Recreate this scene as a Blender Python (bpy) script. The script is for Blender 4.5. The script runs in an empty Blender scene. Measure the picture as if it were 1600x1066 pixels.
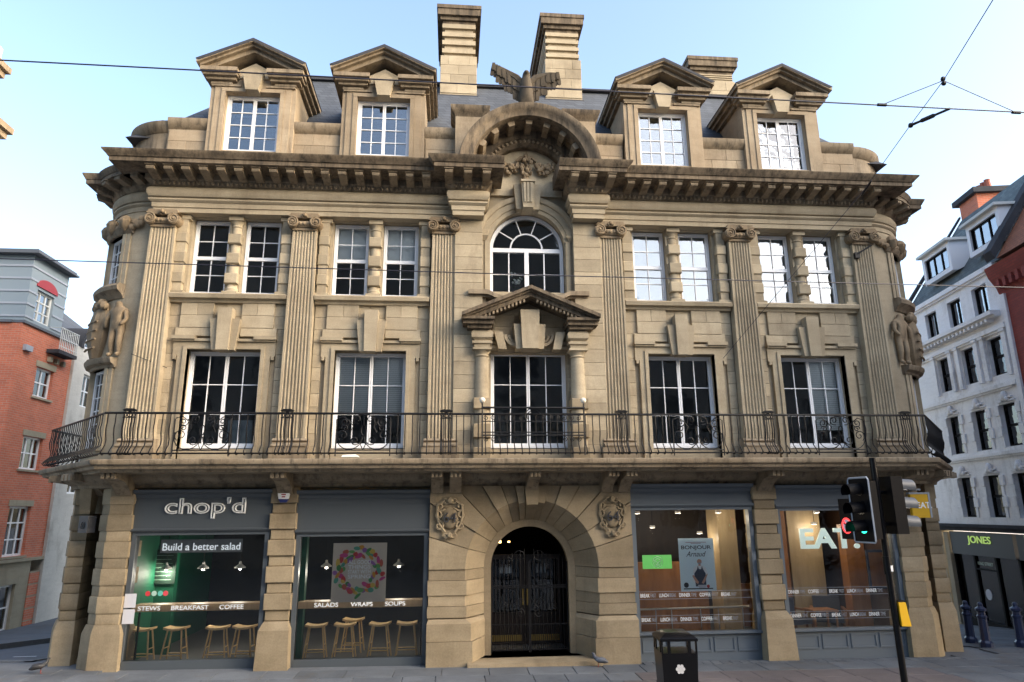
import bpy, bmesh, math, random
from mathutils import Vector, Matrix
random.seed(7)
R = math.radians
# ------------------------------------------------------------------ camera, sky, sun, exposure
scene = bpy.context.scene
COL = scene.collection
PITCH, YAW, ROLL = 0.245934, 0.087029, -0.008957
CAMPOS = Vector((-1.68495, -15.0, 2.95))
def cam_axes():
    r = Vector((math.cos(YAW), -math.sin(YAW), 0)); fw = Vector((math.sin(YAW), math.cos(YAW), 0)); up = Vector((0, 0, 1))
    f2 = fw*math.cos(PITCH) + up*math.sin(PITCH); u2 = up*math.cos(PITCH) - fw*math.sin(PITCH)
    return r*math.cos(ROLL) + u2*math.sin(ROLL), u2*math.cos(ROLL) - r*math.sin(ROLL), f2
ax_r, ax_u, ax_f = cam_axes()
cd = bpy.data.cameras.new('camera'); cam = bpy.data.objects.new('camera', cd); COL.objects.link(cam)
m = Matrix.Identity(4)
for i in range(3):
    m[i][0] = ax_r[i]; m[i][1] = ax_u[i]; m[i][2] = -ax_f[i]; m[i][3] = CAMPOS[i]
cam.matrix_world = m
cd.lens = 24.0; cd.sensor_width = 36.0; cd.clip_start = 0.1; cd.clip_end = 3000
scene.camera = cam
world = bpy.data.worlds.new('World'); scene.world = world; world.use_nodes = True
wn = world.node_tree.nodes; wl = world.node_tree.links
sky = wn.new('ShaderNodeTexSky'); sky.sky_type = 'NISHITA'; sky.sun_disc = False
SUN_AZ, SUN_EL = R(117), R(25)          # azimuth clockwise from +Y (into the picture); low, screened and soft
sky.sun_elevation = SUN_EL; sky.sun_rotation = SUN_AZ
sky.air_density = 1.0; sky.dust_density = 3.5; sky.ozone_density = 1.0; sky.altitude = 0
bg = wn['Background']; wl.new(sky.outputs[0], bg.inputs[0]); bg.inputs[1].default_value = 0.15
sd = bpy.data.lights.new('sun', 'SUN'); sun = bpy.data.objects.new('sun', sd); COL.objects.link(sun)
sd.energy = 0.85; sd.angle = R(90); sd.color = (1.0, 0.97, 0.93)
sv = Vector((math.sin(SUN_AZ)*math.cos(SUN_EL), math.cos(SUN_AZ)*math.cos(SUN_EL), math.sin(SUN_EL)))
sun.rotation_euler = sv.to_track_quat('Z', 'Y').to_euler(); sun.location = (20, -20, 20)
scene.view_settings.view_transform = 'Standard'; scene.view_settings.look = 'None'
scene.view_settings.gamma = 1; scene.view_settings.exposure = 1.95
scene.view_settings.use_curve_mapping = False
scene.render.engine = 'CYCLES'; scene.render.resolution_x = 1024; scene.render.resolution_y = 682
scene.cycles.max_bounces = 6; scene.cycles.transparent_max_bounces = 12

# ------------------------------------------------------------------ materials
MAT = {}
def nmat(name):
    m = bpy.data.materials.new(name); m.use_nodes = True; MAT[name] = m
    nt = m.node_tree; return m, nt, nt.nodes['Principled BSDF']
def simple(name, col, rough=.6, metal=0, spec=.5, emit=None, estr=1):
    m, nt, b = nmat(name)
    b.inputs['Base Color'].default_value = (*col, 1); b.inputs['Roughness'].default_value = rough
    b.inputs['Metallic'].default_value = metal; b.inputs['Specular IOR Level'].default_value = spec
    if emit: b.inputs['Emission Color'].default_value = (*emit, 1); b.inputs['Emission Strength'].default_value = estr
    return m
def N(nt, t, **kw):
    n = nt.nodes.new(t)
    for k, v in kw.items(): setattr(n, k, v)
    return n
def noise(nt, vec, scale, detail=4, rough=.6):
    n = N(nt, 'ShaderNodeTexNoise'); n.inputs['Scale'].default_value = scale
    n.inputs['Detail'].default_value = detail; n.inputs['Roughness'].default_value = rough
    nt.links.new(vec, n.inputs['Vector']); return n.outputs['Fac']
def ramp(nt, fac, p0, p1, c0=(0, 0, 0), c1=(1, 1, 1)):
    r = N(nt, 'ShaderNodeValToRGB'); e = r.color_ramp.elements
    e[0].position = p0; e[1].position = p1; e[0].color = (*c0, 1); e[1].color = (*c1, 1)
    nt.links.new(fac, r.inputs['Fac']); return r.outputs['Color']
def mix(nt, fac, a, b, mode='MIX'):
    n = N(nt, 'ShaderNodeMix', data_type='RGBA', blend_type=mode)
    for sock, v in ((n.inputs[0], fac), (n.inputs[6], a), (n.inputs[7], b)):
        if isinstance(v, (int, float)): sock.default_value = v
        elif isinstance(v, tuple): sock.default_value = (*v, 1)
        else: nt.links.new(v, sock)
    return n.outputs[2]
def mapping(nt, vec, sc=(1, 1, 1)):
    n = N(nt, 'ShaderNodeMapping'); n.inputs['Scale'].default_value = sc; nt.links.new(vec, n.inputs['Vector']); return n.outputs['Vector']
def stone(name, col, col2, soot=0.0, sootcol=(.035, .03, .025), vary=.13, rough=.85, bump=.25, tint=(.5, .4, .3)):
    """sandstone: bed tone noise, tone per block, soot streaks with a shape of their own"""
    m, nt, b = nmat(name); L = nt.links
    tc = N(nt, 'ShaderNodeTexCoord'); v = tc.outputs['Object']
    geo = N(nt, 'ShaderNodeNewGeometry'); pos = geo.outputs['Position']
    c = mix(nt, ramp(nt, noise(nt, pos, 1.3, 5), .32, .68), col, col2)
    c = mix(nt, mix(nt, .45, (0, 0, 0), ramp(nt, noise(nt, mapping(nt, pos, (1.2, 1.2, 6)), 1.6, 5), .45, .8)), c, tuple(x*.78 for x in col2))
    c = mix(nt, mix(nt, .5, (0, 0, 0), ramp(nt, noise(nt, mapping(nt, pos, (3, 3, .35)), .9, 6, .65), .55, .8)), c, tuple(x*.55 for x in col2))
    oi = N(nt, 'ShaderNodeObjectInfo')
    rr = N(nt, 'ShaderNodeMapRange'); rr.inputs[3].default_value = 1-vary; rr.inputs[4].default_value = 1+vary
    L.new(oi.outputs['Random'], rr.inputs[0])
    c = mix(nt, 1.0, c, rr.outputs[0], 'MULTIPLY')
    fine = noise(nt, pos, 38, 3)
    c = mix(nt, .35, c, ramp(nt, fine, .25, .75, (.6, .6, .6), (1.25, 1.22, 1.18)), 'MULTIPLY')
    # patchy grime
    g = ramp(nt, noise(nt, mapping(nt, pos, (1, 1, .45)), 1.1, 7, .7), .54, .74)
    c = mix(nt, mix(nt, .55, (0, 0, 0), g), c, (.12, .092, .06))
    if soot > 0:
        s = ramp(nt, noise(nt, mapping(nt, pos, (5, 5, .7)), 1.3, 6, .7), .62-.3*soot, .8-.22*soot)
        c = mix(nt, mix(nt, min(1, .5+soot*.5), (0, 0, 0), s), c, sootcol)
    L.new(c, b.inputs['Base Color']); b.inputs['Roughness'].default_value = rough; b.inputs['Specular IOR Level'].default_value = .2
    bp = N(nt, 'ShaderNodeBump'); bp.inputs['Strength'].default_value = bump; bp.inputs['Distance'].default_value = .01
    hh = mix(nt, .5, fine, noise(nt, pos, 9, 5)); L.new(hh, bp.inputs['Height']); L.new(bp.outputs[0], b.inputs['Normal'])
    return m
stone('stone', (.43, .366, .258), (.325, .27, .185), vary=.18)
stone('stone_stained', (.36, .295, .208), (.265, .205, .135), soot=.22, sootcol=(.09, .065, .045))
stone('stone_plain', (.42, .357, .253), (.325, .271, .187), vary=.05)
stone('stone_low', (.35, .285, .19), (.25, .198, .126), vary=.2)
stone('stone_weather', (.33, .27, .19), (.22, .172, .115), soot=.45, vary=.08)
stone('stone_sooty', (.24, .19, .13), (.15, .115, .078), soot=.72, vary=.08)
stone('stone_carved', (.30, .235, .155), (.2, .15, .095), soot=.3, vary=.05)
stone('stone_eagle', (.11, .09, .065), (.06, .05, .036), soot=.5, vary=0)
stone('lead_dark', (.035, .038, .045), (.06, .062, .07), vary=.05, bump=.1)
simple('white_paint', (.78, .79, .80), .35)
simple('white_trim', (.7, .71, .74), .5)
simple('iron', (.007, .007, .008), .5, spec=.25)
simple('black_gloss', (.004, .004, .005), .3, spec=.25)
simple('black_matt', (.004, .004, .005), .6, spec=.1)
simple('visor_grey', (.07, .08, .095), .5)
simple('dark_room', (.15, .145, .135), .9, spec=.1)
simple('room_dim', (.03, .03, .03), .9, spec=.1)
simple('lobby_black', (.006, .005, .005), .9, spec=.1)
simple('shop_grey', (.07, .083, .095), .45)
simple('shop_blue', (.11, .135, .16), .45)
simple('shop_dark', (.035, .04, .046), .5)
simple('blind_or_sky_glare', (.86, .86, .85), .8)
simple('room_blue', (.30, .36, .42), .8)
simple('wire', (.02, .018, .03), .5)
simple('brass', (.55, .38, .12), .35, 1)
simple('ball_cream', (.75, .68, .55), .4)
simple('lamp_white', (.75, .75, .72), .4)
simple('yellow', (.75, .42, .01), .45)
simple('sign_yellow', (.62, .36, .01), .45)
simple('paper', (.55, .56, .60), .7)
simple('kraft', (.56, .49, .40), .8)
simple('vinyl_white', (.80, .82, .82), .5)
simple('vinyl_pale', (.62, .80, .72), .5)
simple('green_paint', (.0, .08, .036), .6)
simple('bollard_blue', (.018, .030, .075), .35)
simple('grey_plastic', (.30, .33, .37), .5)
simple('sign_slate', (.016, .02, .028), .5)
simple('terracotta_pot', (.35, .10, .06), .8)
simple('light_cream', (.55, .57, .55), .7)
simple('blue_grey', (.22, .27, .30), .7)
simple('lunette_red', (.30, .035, .045), .7)
def glass(name, tint=(.8, .85, .85), ior=1.55, extra=0.0):
    m, nt, b = nmat(name); L = nt.links
    fr = N(nt, 'ShaderNodeFresnel'); fr.inputs['IOR'].default_value = ior
    tr = N(nt, 'ShaderNodeBsdfTransparent'); tr.inputs[0].default_value = (*tint, 1)
    gl = N(nt, 'ShaderNodeBsdfGlossy'); gl.inputs['Roughness'].default_value = .015
    geo = N(nt, 'ShaderNodeNewGeometry'); bp = N(nt, 'ShaderNodeBump'); bp.inputs['Strength'].default_value = .25; bp.inputs['Distance'].default_value = .02; L.new(noise(nt, geo.outputs['Position'], 2.6, 2), bp.inputs['Height']); L.new(bp.outputs[0], gl.inputs['Normal'])
    ms = N(nt, 'ShaderNodeMixShader'); f = fr.outputs[0]
    if extra:
        ad = N(nt, 'ShaderNodeMath', operation='ADD', use_clamp=True); ad.inputs[1].default_value = extra; L.new(f, ad.inputs[0]); f = ad.outputs[0]
    L.new(f, ms.inputs[0]); L.new(tr.outputs[0], ms.inputs[1]); L.new(gl.outputs[0], ms.inputs[2])
    L.new(ms.outputs[0], nt.nodes['Material Output'].inputs[0]); return m
glass('glass', (.9, .93, .94), 1.55)
glass('glass_shop', (.97, .98, .98), 1.45)
glass('glass_bright', (.7, .78, .85), 1.6, .38)
glass('glass_sky', (.7, .76, .8), 1.6, .10)
def wood(name, c1, c2, scale=3, rough=.45):
    m, nt, b = nmat(name); tc = N(nt, 'ShaderNodeTexCoord')
    n = noise(nt, mapping(nt, tc.outputs['Object'], (scale*6, scale*6, scale)), 1, 5)
    nt.links.new(mix(nt, ramp(nt, n, .35, .65), c1, c2), b.inputs['Base Color']); b.inputs['Roughness'].default_value = rough
wood('wood_pale', (.78, .55, .28), (.68, .45, .20))
wood('wood_counter', (.64, .42, .22), (.54, .35, .17))
wood('wood_orange', (.28, .12, .04), (.20, .08, .026), 1)
wood('wood_dark', (.04, .02, .012), (.026, .013, .008), 1)
wood('door_wood', (.016, .008, .005), (.01, .005, .003), 1)
wood('wood_tan', (.36, .28, .17), (.29, .215, .125), 1)
def bricks(name, c1, c2, mortar, sc=1.0, w=.22, h=.075, axis='yz'):
    m, nt, b = nmat(name); L = nt.links
    tc = N(nt, 'ShaderNodeTexCoord'); sp = N(nt, 'ShaderNodeSeparateXYZ'); L.new(tc.outputs['Object'], sp.inputs[0])
    cb = N(nt, 'ShaderNodeCombineXYZ'); ad = N(nt, 'ShaderNodeMath'); L.new(sp.outputs[0], ad.inputs[0]); L.new(sp.outputs[1], ad.inputs[1])
    L.new(ad.outputs[0], cb.inputs[0]); L.new(sp.outputs[2], cb.inputs[1])
    br = N(nt, 'ShaderNodeTexBrick'); L.new(cb.outputs[0], br.inputs['Vector'])
    br.inputs['Scale'].default_value = sc; br.inputs['Brick Width'].default_value = w; br.inputs['Row Height'].default_value = h
    br.inputs['Mortar Size'].default_value = .006; br.inputs['Color1'].default_value = (*c1, 1); br.inputs['Color2'].default_value = (*c2, 1); br.inputs['Mortar'].default_value = (*mortar, 1)
    c = mix(nt, .5, br.outputs['Color'], ramp(nt, noise(nt, tc.outputs['Object'], 1.5, 5), .3, .7, (.7, .7, .7), (1.2, 1.2, 1.2)), 'MULTIPLY')
    L.new(c, b.inputs['Base Color']); b.inputs['Roughness'].default_value = .85
    bp = N(nt, 'ShaderNodeBump'); bp.inputs['Strength'].default_value = .4; bp.inputs['Distance'].default_value = .01; bp.invert = True
    L.new(br.outputs['Fac'], bp.inputs['Height']); L.new(bp.outputs[0], b.inputs['Normal'])
bricks('brick_red', (.58, .165, .085), (.48, .13, .068), (.42, .29, .21))
bricks('brick_terra', (.30, .06, .045), (.24, .048, .038), (.16, .05, .04))
bricks('slate', (.075, .085, .10), (.05, .058, .07), (.025, .03, .035), 1, .26, .14)
bricks('slate_green', (.12, .15, .15), (.075, .095, .10), (.04, .05, .05), 1, .22, .13)
bricks('tile_orange', (.30, .11, .05), (.24, .085, .04), (.1, .04, .03), 1, .18, .1)
stone('white_faience', (.88, .89, .91), (.80, .81, .84), vary=.04, rough=.45, bump=.08)
stone('pale_stone', (.38, .34, .25), (.32, .28, .2), vary=.06)
stone('cream_render', (.60, .58, .52), (.52, .5, .45), vary=.02, bump=.05)
stone('flag', (.145, .158, .172), (.105, .116, .128), vary=.14, rough=.75)
stone('flag_red', (.14, .122, .122), (.112, .10, .10), vary=.10, rough=.8)
stone('asphalt', (.13, .145, .165), (.10, .115, .13), vary=0, rough=.8)
stone('opp_stone', (.30, .28, .26), (.24, .225, .21), vary=.05)

# ------------------------------------------------------------------ mesh helpers
class MB:
    def __init__(s): s.v = []; s.f = []
    def add(s, vs, fs):
        k = len(s.v); s.v += [tuple(p) for p in vs]; s.f += [tuple(i+k for i in f) for f in fs]; return s
    def box(s, x0, x1, y0, y1, z0, z1):
        return s.add([(x, y, z) for z in (z0, z1) for y in (y0, y1) for x in (x0, x1)],
                     [(0, 2, 3, 1), (4, 5, 7, 6), (0, 1, 5, 4), (2, 6, 7, 3), (0, 4, 6, 2), (1, 3, 7, 5)])
    def loft(s, rings, cap=True, closed=True):
        n = len(rings[0]); vs = [p for r in rings for p in r]; fs = []
        for i in range(len(rings)-1):
            for j in range(n if closed else n-1):
                k = (j+1) % n; fs.append((i*n+j, i*n+k, (i+1)*n+k, (i+1)*n+j))
        if cap: fs += [tuple(range(n))[::-1], tuple(range((len(rings)-1)*n, len(rings)*n))]
        return s.add(vs, fs)
    def prxz(s, poly, y0, y1): return s.loft([[(x, y0, z) for x, z in poly], [(x, y1, z) for x, z in poly]])
    def pryz(s, poly, x0, x1): return s.loft([[(x0, y, z) for y, z in poly], [(x1, y, z) for y, z in poly]])
    def prxy(s, poly, z0, z1): return s.loft([[(x, y, z0) for x, y in poly], [(x, y, z1) for x, y in poly]])
    def frus(s, a, b):   # a, b: (x0,x1,y0,y1,z)
        q = lambda t: [(t[0], t[2], t[4]), (t[1], t[2], t[4]), (t[1], t[3], t[4]), (t[0], t[3], t[4])]
        return s.loft([q(a), q(b)])
    def lathe(s, prof, cx=0, cy=0, n=16, a0=0, a1=2*math.pi):
        full = abs(a1-a0-2*math.pi) < 1e-6; k = n if full else n+1
        rings = [[(cx+r*math.cos(a0+(a1-a0)*i/n), cy+r*math.sin(a0+(a1-a0)*i/n), z) for i in range(k)] for r, z in prof]
        return s.loft(rings, cap=full, closed=full)
    def ball(s, c, r, n=8, sq=(1, 1, 1)):
        pr = [(max(1e-3, math.sin(math.pi*i/n)), -math.cos(math.pi*i/n)) for i in range(n+1)]
        return s.loft([[(c[0]+r*sq[0]*q*math.cos(2*math.pi*j/n), c[1]+r*sq[1]*q*math.sin(2*math.pi*j/n), c[2]+r*sq[2]*h) for j in range(n)] for q, h in pr])
    def tube(s, pts, r, n=6, closed=False):
        pts = [Vector(p) for p in pts]; rings = []; up = Vector((0, 0, 1)); prev = None
        for i, p in enumerate(pts):
            a = pts[i-1] if (i > 0 or closed) else p; b = pts[(i+1) % len(pts)] if (i < len(pts)-1 or closed) else p
            t = (b-a).normalized()
            if prev is None:
                x = t.cross(up);  x = t.cross(Vector((1, 0, 0))) if x.length < 1e-3 else x
            else: x = prev - t*prev.dot(t)
            x.normalize(); y = t.cross(x); prev = x
            rr = r[i] if isinstance(r, (list, tuple)) else r
            rings.append([tuple(p + x*rr*math.cos(2*math.pi*j/n+.4) + y*rr*math.sin(2*math.pi*j/n+.4)) for j in range(n)])
        if closed: rings.append(rings[0])
        return s.loft(rings, cap=not closed)
    def sweep(s, path, prof, cap=True, closedprof=True):
        """plan path, profile (outward, z); outward is to the right of the walking direction"""
        n = len(path); nr = []
        for i in range(n-1):
            t = Vector((path[i+1][0]-path[i][0], path[i+1][1]-path[i][1])).normalized(); nr.append(Vector((t.y, -t.x)))
        rings = []
        for i in range(n):
            if i == 0: o = nr[0]
            elif i == n-1: o = nr[-1]
            else: o = (nr[i-1]+nr[i])/(1+nr[i-1].dot(nr[i]))
            rings.append([(path[i][0]+o.x*d, path[i][1]+o.y*d, z) for d, z in prof])
        return s.loft(rings, cap=cap, closed=closedprof)
    def arc(s, cx, cz, prof, a0, a1, n=24, cap=True, sx=1.0):
        """profile (radius, y) swept round an arch centred (cx, cz); angles in degrees from +x"""
        rings = []
        for i in range(n+1):
            a = R(a0+(a1-a0)*i/n); rings.append([(cx+sx*r*math.cos(a), y, cz+r*math.sin(a)) for r, y in prof])
        return s.loft(rings, cap=cap)
    def mirror_x(s):
        t = MB(); t.v = s.v + [(-x, y, z) for x, y, z in s.v]; k = len(s.v)
        t.f = s.f + [tuple(i+k for i in f[::-1]) for f in s.f]; return t
    def mesh(s, name, smooth=35):
        me = bpy.data.meshes.new(name); me.from_pydata(s.v, [], s.f)
        bm = bmesh.new(); bm.from_mesh(me); bmesh.ops.recalc_face_normals(bm, faces=bm.faces); bm.to_mesh(me); bm.free()
        for p in me.polygons: p.use_smooth = True
        me.set_sharp_from_angle(angle=R(smooth)); return me
    def build(s, name, mat, parent=None, loc=None, rz=0, smooth=35):
        me = s.mesh(name, smooth); me.materials.append(MAT[mat]); return put(name, me, parent, loc, rz)
def put(name, me, parent=None, loc=None, rz=0, scale=None):
    o = bpy.data.objects.new(name, me); COL.objects.link(o)
    if parent: o.parent = parent
    if loc: o.location = loc
    if rz: o.rotation_euler = (0, 0, rz)
    if scale: o.scale = scale
    return o
def thing(name, label, cat, loc=(0, 0, 0), rz=0, group=None):
    o = bpy.data.objects.new(name, None); COL.objects.link(o); o.location = loc; o.rotation_euler = (0, 0, rz); o.empty_display_size = .2
    return tag(o, label, cat, group)
def tag(o, label, cat, group=None):
    o['label'] = label; o['category'] = cat
    if group: o['group'] = group
    return o
def struct(o): o['kind'] = 'structure'; return o
def copy_tree(o, parent=None):
    c = o.copy(); COL.objects.link(c); c.parent = parent
    for ch in o.children: copy_tree(ch, c)
    return c
_bc = {}
def block_mesh(w, d, h, ch, mat):
    """a dressed stone, origin at the middle of its back bottom edge, front face chamfered"""
    k = (round(w, 3), round(d, 3), round(h, 3), ch, mat)
    if k not in _bc:
        b = MB(); a = w/2
        b.loft([[(-a, 0, 0), (a, 0, 0), (a, 0, h), (-a, 0, h)], [(-a, -d+ch, 0), (a, -d+ch, 0), (a, -d+ch, h), (-a, -d+ch, h)],
                [(-a+ch, -d, ch), (a-ch, -d, ch), (a-ch, -d, h-ch), (-a+ch, -d, h-ch)]])
        me = b.mesh('block', 20); me.materials.append(MAT[mat]); _bc[k] = me
    return _bc[k]
def block(parent, x0, x1, yb, d, z0, z1, mat='stone', ch=.012, gap=.006, name='ashlar_block'):
    return put(name, block_mesh(x1-x0-gap, d, z1-z0-gap, ch, mat), parent, ((x0+x1)/2, yb, z0+gap/2))
def ashlar(parent, x0, x1, z0, z1, yb, d, hc, ln, holes=(), mat='stone', seed=0, ch=.005, gap=.005):
    rnd = random.Random(seed); nc = max(1, round((z1-z0)/hc)); h = (z1-z0)/nc
    for c in range(nc):
        a, b = z0+c*h, z0+(c+1)*h; free = [(x0, x1)]
        for hx0, hx1, hz0, hz1 in holes:
            if b <= hz0+.02 or a >= hz1-.02: continue
            nf = []
            for p, q in free:
                if hx0 > p: nf.append((p, min(q, hx0)))
                if hx1 < q: nf.append((max(p, hx1), q))
            free = [(p, q) for p, q in nf if q-p > .03]
        for p, q in free:
            n = max(1, round((q-p)/ln)); cuts = [p]
            if n > 1 or q-p > ln*.8:
                off = (.5 if c % 2 else 0)
                cuts += [p+(q-p)*(i+off+rnd.uniform(-.12, .12))/n for i in range(0 if off else 1, n)]
            cuts.append(q)
            for i in range(len(cuts)-1):
                if cuts[i+1]-cuts[i] > .03: block(parent, cuts[i], cuts[i+1], yb, d, a, b, mat, ch, gap)
def text_mesh(name, body, size, mat, depth=.01, outline=0, align='CENTER', shear=0, space=1, bold=0):
    cu = bpy.data.curves.new(name, 'FONT'); cu.body = body; cu.size = size; cu.align_x = align; cu.extrude = depth; cu.shear = shear; cu.space_character = space
    cu.offset = bold
    if outline: cu.fill_mode = 'NONE'; cu.extrude = 0; cu.bevel_depth = outline; cu.bevel_resolution = 1
    cu.resolution_u = 4
    o = bpy.data.objects.new('tmp', cu); COL.objects.link(o); dg = bpy.context.evaluated_depsgraph_get()
    me = bpy.data.meshes.new_from_object(o.evaluated_get(dg)); bpy.data.objects.remove(o); bpy.data.curves.remove(cu)
    me.transform(Matrix.Rotation(R(90), 4, 'X')); me.materials.clear(); me.materials.append(MAT[mat]); me.name = name
    return me
def text(name, body, size, mat, loc, parent=None, **kw):
    return put(name, text_mesh(name, body, size, mat, **kw), parent, loc)
def circ(cx, cz, r, n=20, a0=0, a1=360): return [(cx+r*math.cos(R(a0+(a1-a0)*i/n)), cz+r*math.sin(R(a0+(a1-a0)*i/n))) for i in range(n if a1-a0 == 360 else n+1)]
def skin(name, verts, edges, radii, mat, parent=None, loc=None, rz=0, sub=1):
    me = bpy.data.meshes.new(name); me.from_pydata(verts, edges, []); o = bpy.data.objects.new('tmp', me); COL.objects.link(o)
    md = o.modifiers.new('s', 'SKIN'); o.modifiers.new('b', 'SUBSURF').levels = sub
    for i, r in enumerate(radii): me.skin_vertices[0].data[i].radius = (r, r) if not isinstance(r, tuple) else r
    me.skin_vertices[0].data[0].use_root = True
    dg = bpy.context.evaluated_depsgraph_get(); out = bpy.data.meshes.new_from_object(o.evaluated_get(dg)); bpy.data.objects.remove(o); bpy.data.meshes.remove(me)
    out.materials.clear(); out.materials.append(MAT[mat]); out.name = name
    for p in out.polygons: p.use_smooth = True
    return put(name, out, parent, loc, rz)
# ------------------------------------------------------------------ ground
def hz(y, x=0):
    t = min(1, max(0, (y-.6)/8.4)); return -.74*t - .010*max(-16, min(16, x))
def sheet(name, poly_x, ys, mat, dz, parent=None):
    """sheet following the fall of the side streets: poly_x(y) -> list of (x0, x1) spans"""
    b = MB()
    for i in range(len(ys)-1):
        for (a0, a1), (c0, c1) in zip(poly_x(ys[i]), poly_x(ys[i+1])):
            cuts = [max(a0, min(a1, q)) for q in (a0, -16, 16, a1)]; cu2 = [max(c0, min(c1, q)) for q in (c0, -16, 16, c1)]
            for k in range(3):
                if cuts[k+1]-cuts[k] < 1e-4: continue
                b.add([(cuts[k], ys[i], hz(ys[i], cuts[k])+dz), (cuts[k+1], ys[i], hz(ys[i], cuts[k+1])+dz), (cu2[k+1], ys[i+1], hz(ys[i+1], cu2[k+1])+dz), (cu2[k], ys[i+1], hz(ys[i+1], cu2[k])+dz)], [(0, 1, 2, 3)])
    return b.build(name, mat, parent)
ysg = [-400, -60, -20, 0, .6, 1.5, 2.5, 3.5, 4.5, 5.5, 6.5, 7.3, 8, 9, 14, 40, 400]
struct(sheet('ground', lambda y: [(-500, 500)], ysg, 'asphalt', -.14))
fine = [1.1+.43*i for i in range(17)]
pav = struct(sheet('pavement', lambda y: [(-60, 60)] if y < 1.09 else [(-10.3, 60)], [-3.6, -1, .6, 1.08, 1.1]+fine[1:]+[9, 14, 40], 'flag', -.03))
farp = struct(sheet('far_pavement', lambda y: [(-60, -13.2-.4*(8-y)/3)], [5.0, 5.5, 6, 6.5, 7.3, 8, 9, 14, 40], 'flag', -.01))
kb = MB()
def kerb_run(pts):
    for (xa, ya, xb, yb) in pts:
        d = Vector((xb-xa, yb-ya)).normalized(); n_ = Vector((-d.y, d.x))*.15
        q = lambda x, y: [(x, y, hz(y, x)-.25), (x+n_.x, y+n_.y, hz(y, x)-.25), (x+n_.x, y+n_.y, hz(y, x)-.004), (x, y, hz(y, x)-.004)]
        kb.loft([q(xa, ya), q(xb, yb)])
kerb_run([(-16, -3.75, 16, -3.75), (-60, 1.1, -16, 1.1), (-16, 1.1, -10.3, 1.1)]+[(-10.3, fine[i], -10.3, fine[i+1]) for i in range(len(fine)-1)]+[(-60, 4.85, -16, 4.85), (-16, 4.85, -13.6, 4.85), (-13.6, 4.85, -13.2, 8), (-13.2, 8, -13.2, 9), (-13.2, 9, -13.2, 14)])
struct(kb.build('kerb', 'flag'))
rm = MB()
for x, y in ((-12.2, 2.2), (-11.2, 2.6), (-13.4, 2.0), (-12.0, 3.4)):
    rm.add([(x, y, hz(y, x)-.135), (x+.5, y+.03, hz(y, x+.5)-.135), (x+.5, y+.13, hz(y+.1, x+.5)-.135), (x, y+.1, hz(y+.1, x)-.135)], [(0, 1, 2, 3)])
struct(rm.build('road_markings', 'vinyl_white'))
# paving flags, laid in rows parallel to the front
rnd = random.Random(3)
def flag(x0, x1, y0, y1, mat='flag'):
    ym = (y0+y1)/2
    o = put('paving_flag', block_mesh_flat(x1-x0-.012, y1-y0-.012, mat), pav, ((x0+x1)/2, ym, hz(ym, (x0+x1)/2)+rnd.uniform(-.002, .002)))
    o.rotation_euler = (math.atan2(hz(y1)-hz(y0), y1-y0), .010, 0); return o
_fc = {}
def block_mesh_flat(w, d, mat):
    k = (round(w, 2), round(d, 2), mat)
    if k not in _fc:
        b = MB(); c = .006; w, d = w/2, d/2
        b.loft([[(-w, -d, -.028), (w, -d, -.028), (w, d, -.028), (-w, d, -.028)], [(-w, -d, -c), (w, -d, -c), (w, d, -c), (-w, d, -c)], [(-w+c, -d+c, 0), (w-c, -d+c, 0), (w-c, d-c, 0), (-w+c, d-c, 0)]])
        me = b.mesh('paving_flag', 15); me.materials.append(MAT[mat]); _fc[k] = me
    return _fc[k]
rows = [-3.6, -3.0, -2.4, -1.75, -1.15, -.5]
for i in range(len(rows)-1):
    x = -11.5+rnd.uniform(0, .6)
    while x < 13:
        w = rnd.choice((.6, .75, .9, .9)); red = (1.2 < x < 7.2 and rows[i] < -1.2)
        flag(x, x+w, rows[i], rows[i+1], 'flag_red' if red else 'flag'); x += w
for xa, xb in ((-11.5, -9.0), (9.0, 13.2)):
    x = xa
    while x < xb: flag(x, x+.8, -.5, 0); x += .8
# small setts along the foot of the right-hand shopfronts
for i in range(2):
    x = 2.2
    while x < 9:
        flag(x, x+.2, -.5+i*.14, -.36+i*.14); x += .2
yy = 0.0
while yy < 7:
    x = 9.9+rnd.uniform(0, .5)
    while x < 16:
        w = rnd.choice((.75, .9, 1.05)); flag(x, x+w, yy, yy+.6); x += w
    yy += .6

# ------------------------------------------------------------------ the corner building
BLD = thing('corner_building', 'ornate three storey sandstone corner building with iron balcony, dormers and eagle gable', 'building')
CX, RC = 8.5, 1.4          # centre x of the rounded corners, their radius (centre y = RC)
def part(b, name, mat, smooth=35): return b.build(name, mat, BLD, smooth=smooth)
def both(b, name, mat, parent=BLD, smooth=35):
    """one part on the left, its mirror on the right"""
    o = b.build(name, mat, parent, smooth=smooth); t = MB(); t.v = [(-x, y, z) for x, y, z in b.v]; t.f = [f[::-1] for f in b.f]
    return o, t.build(name, mat, parent, smooth=smooth)
BAYS = [-6.67, -3.525, 3.525, 6.67]
PIL = [-8.2, -5.1, -1.95, 1.95, 5.1, 8.2]
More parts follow.
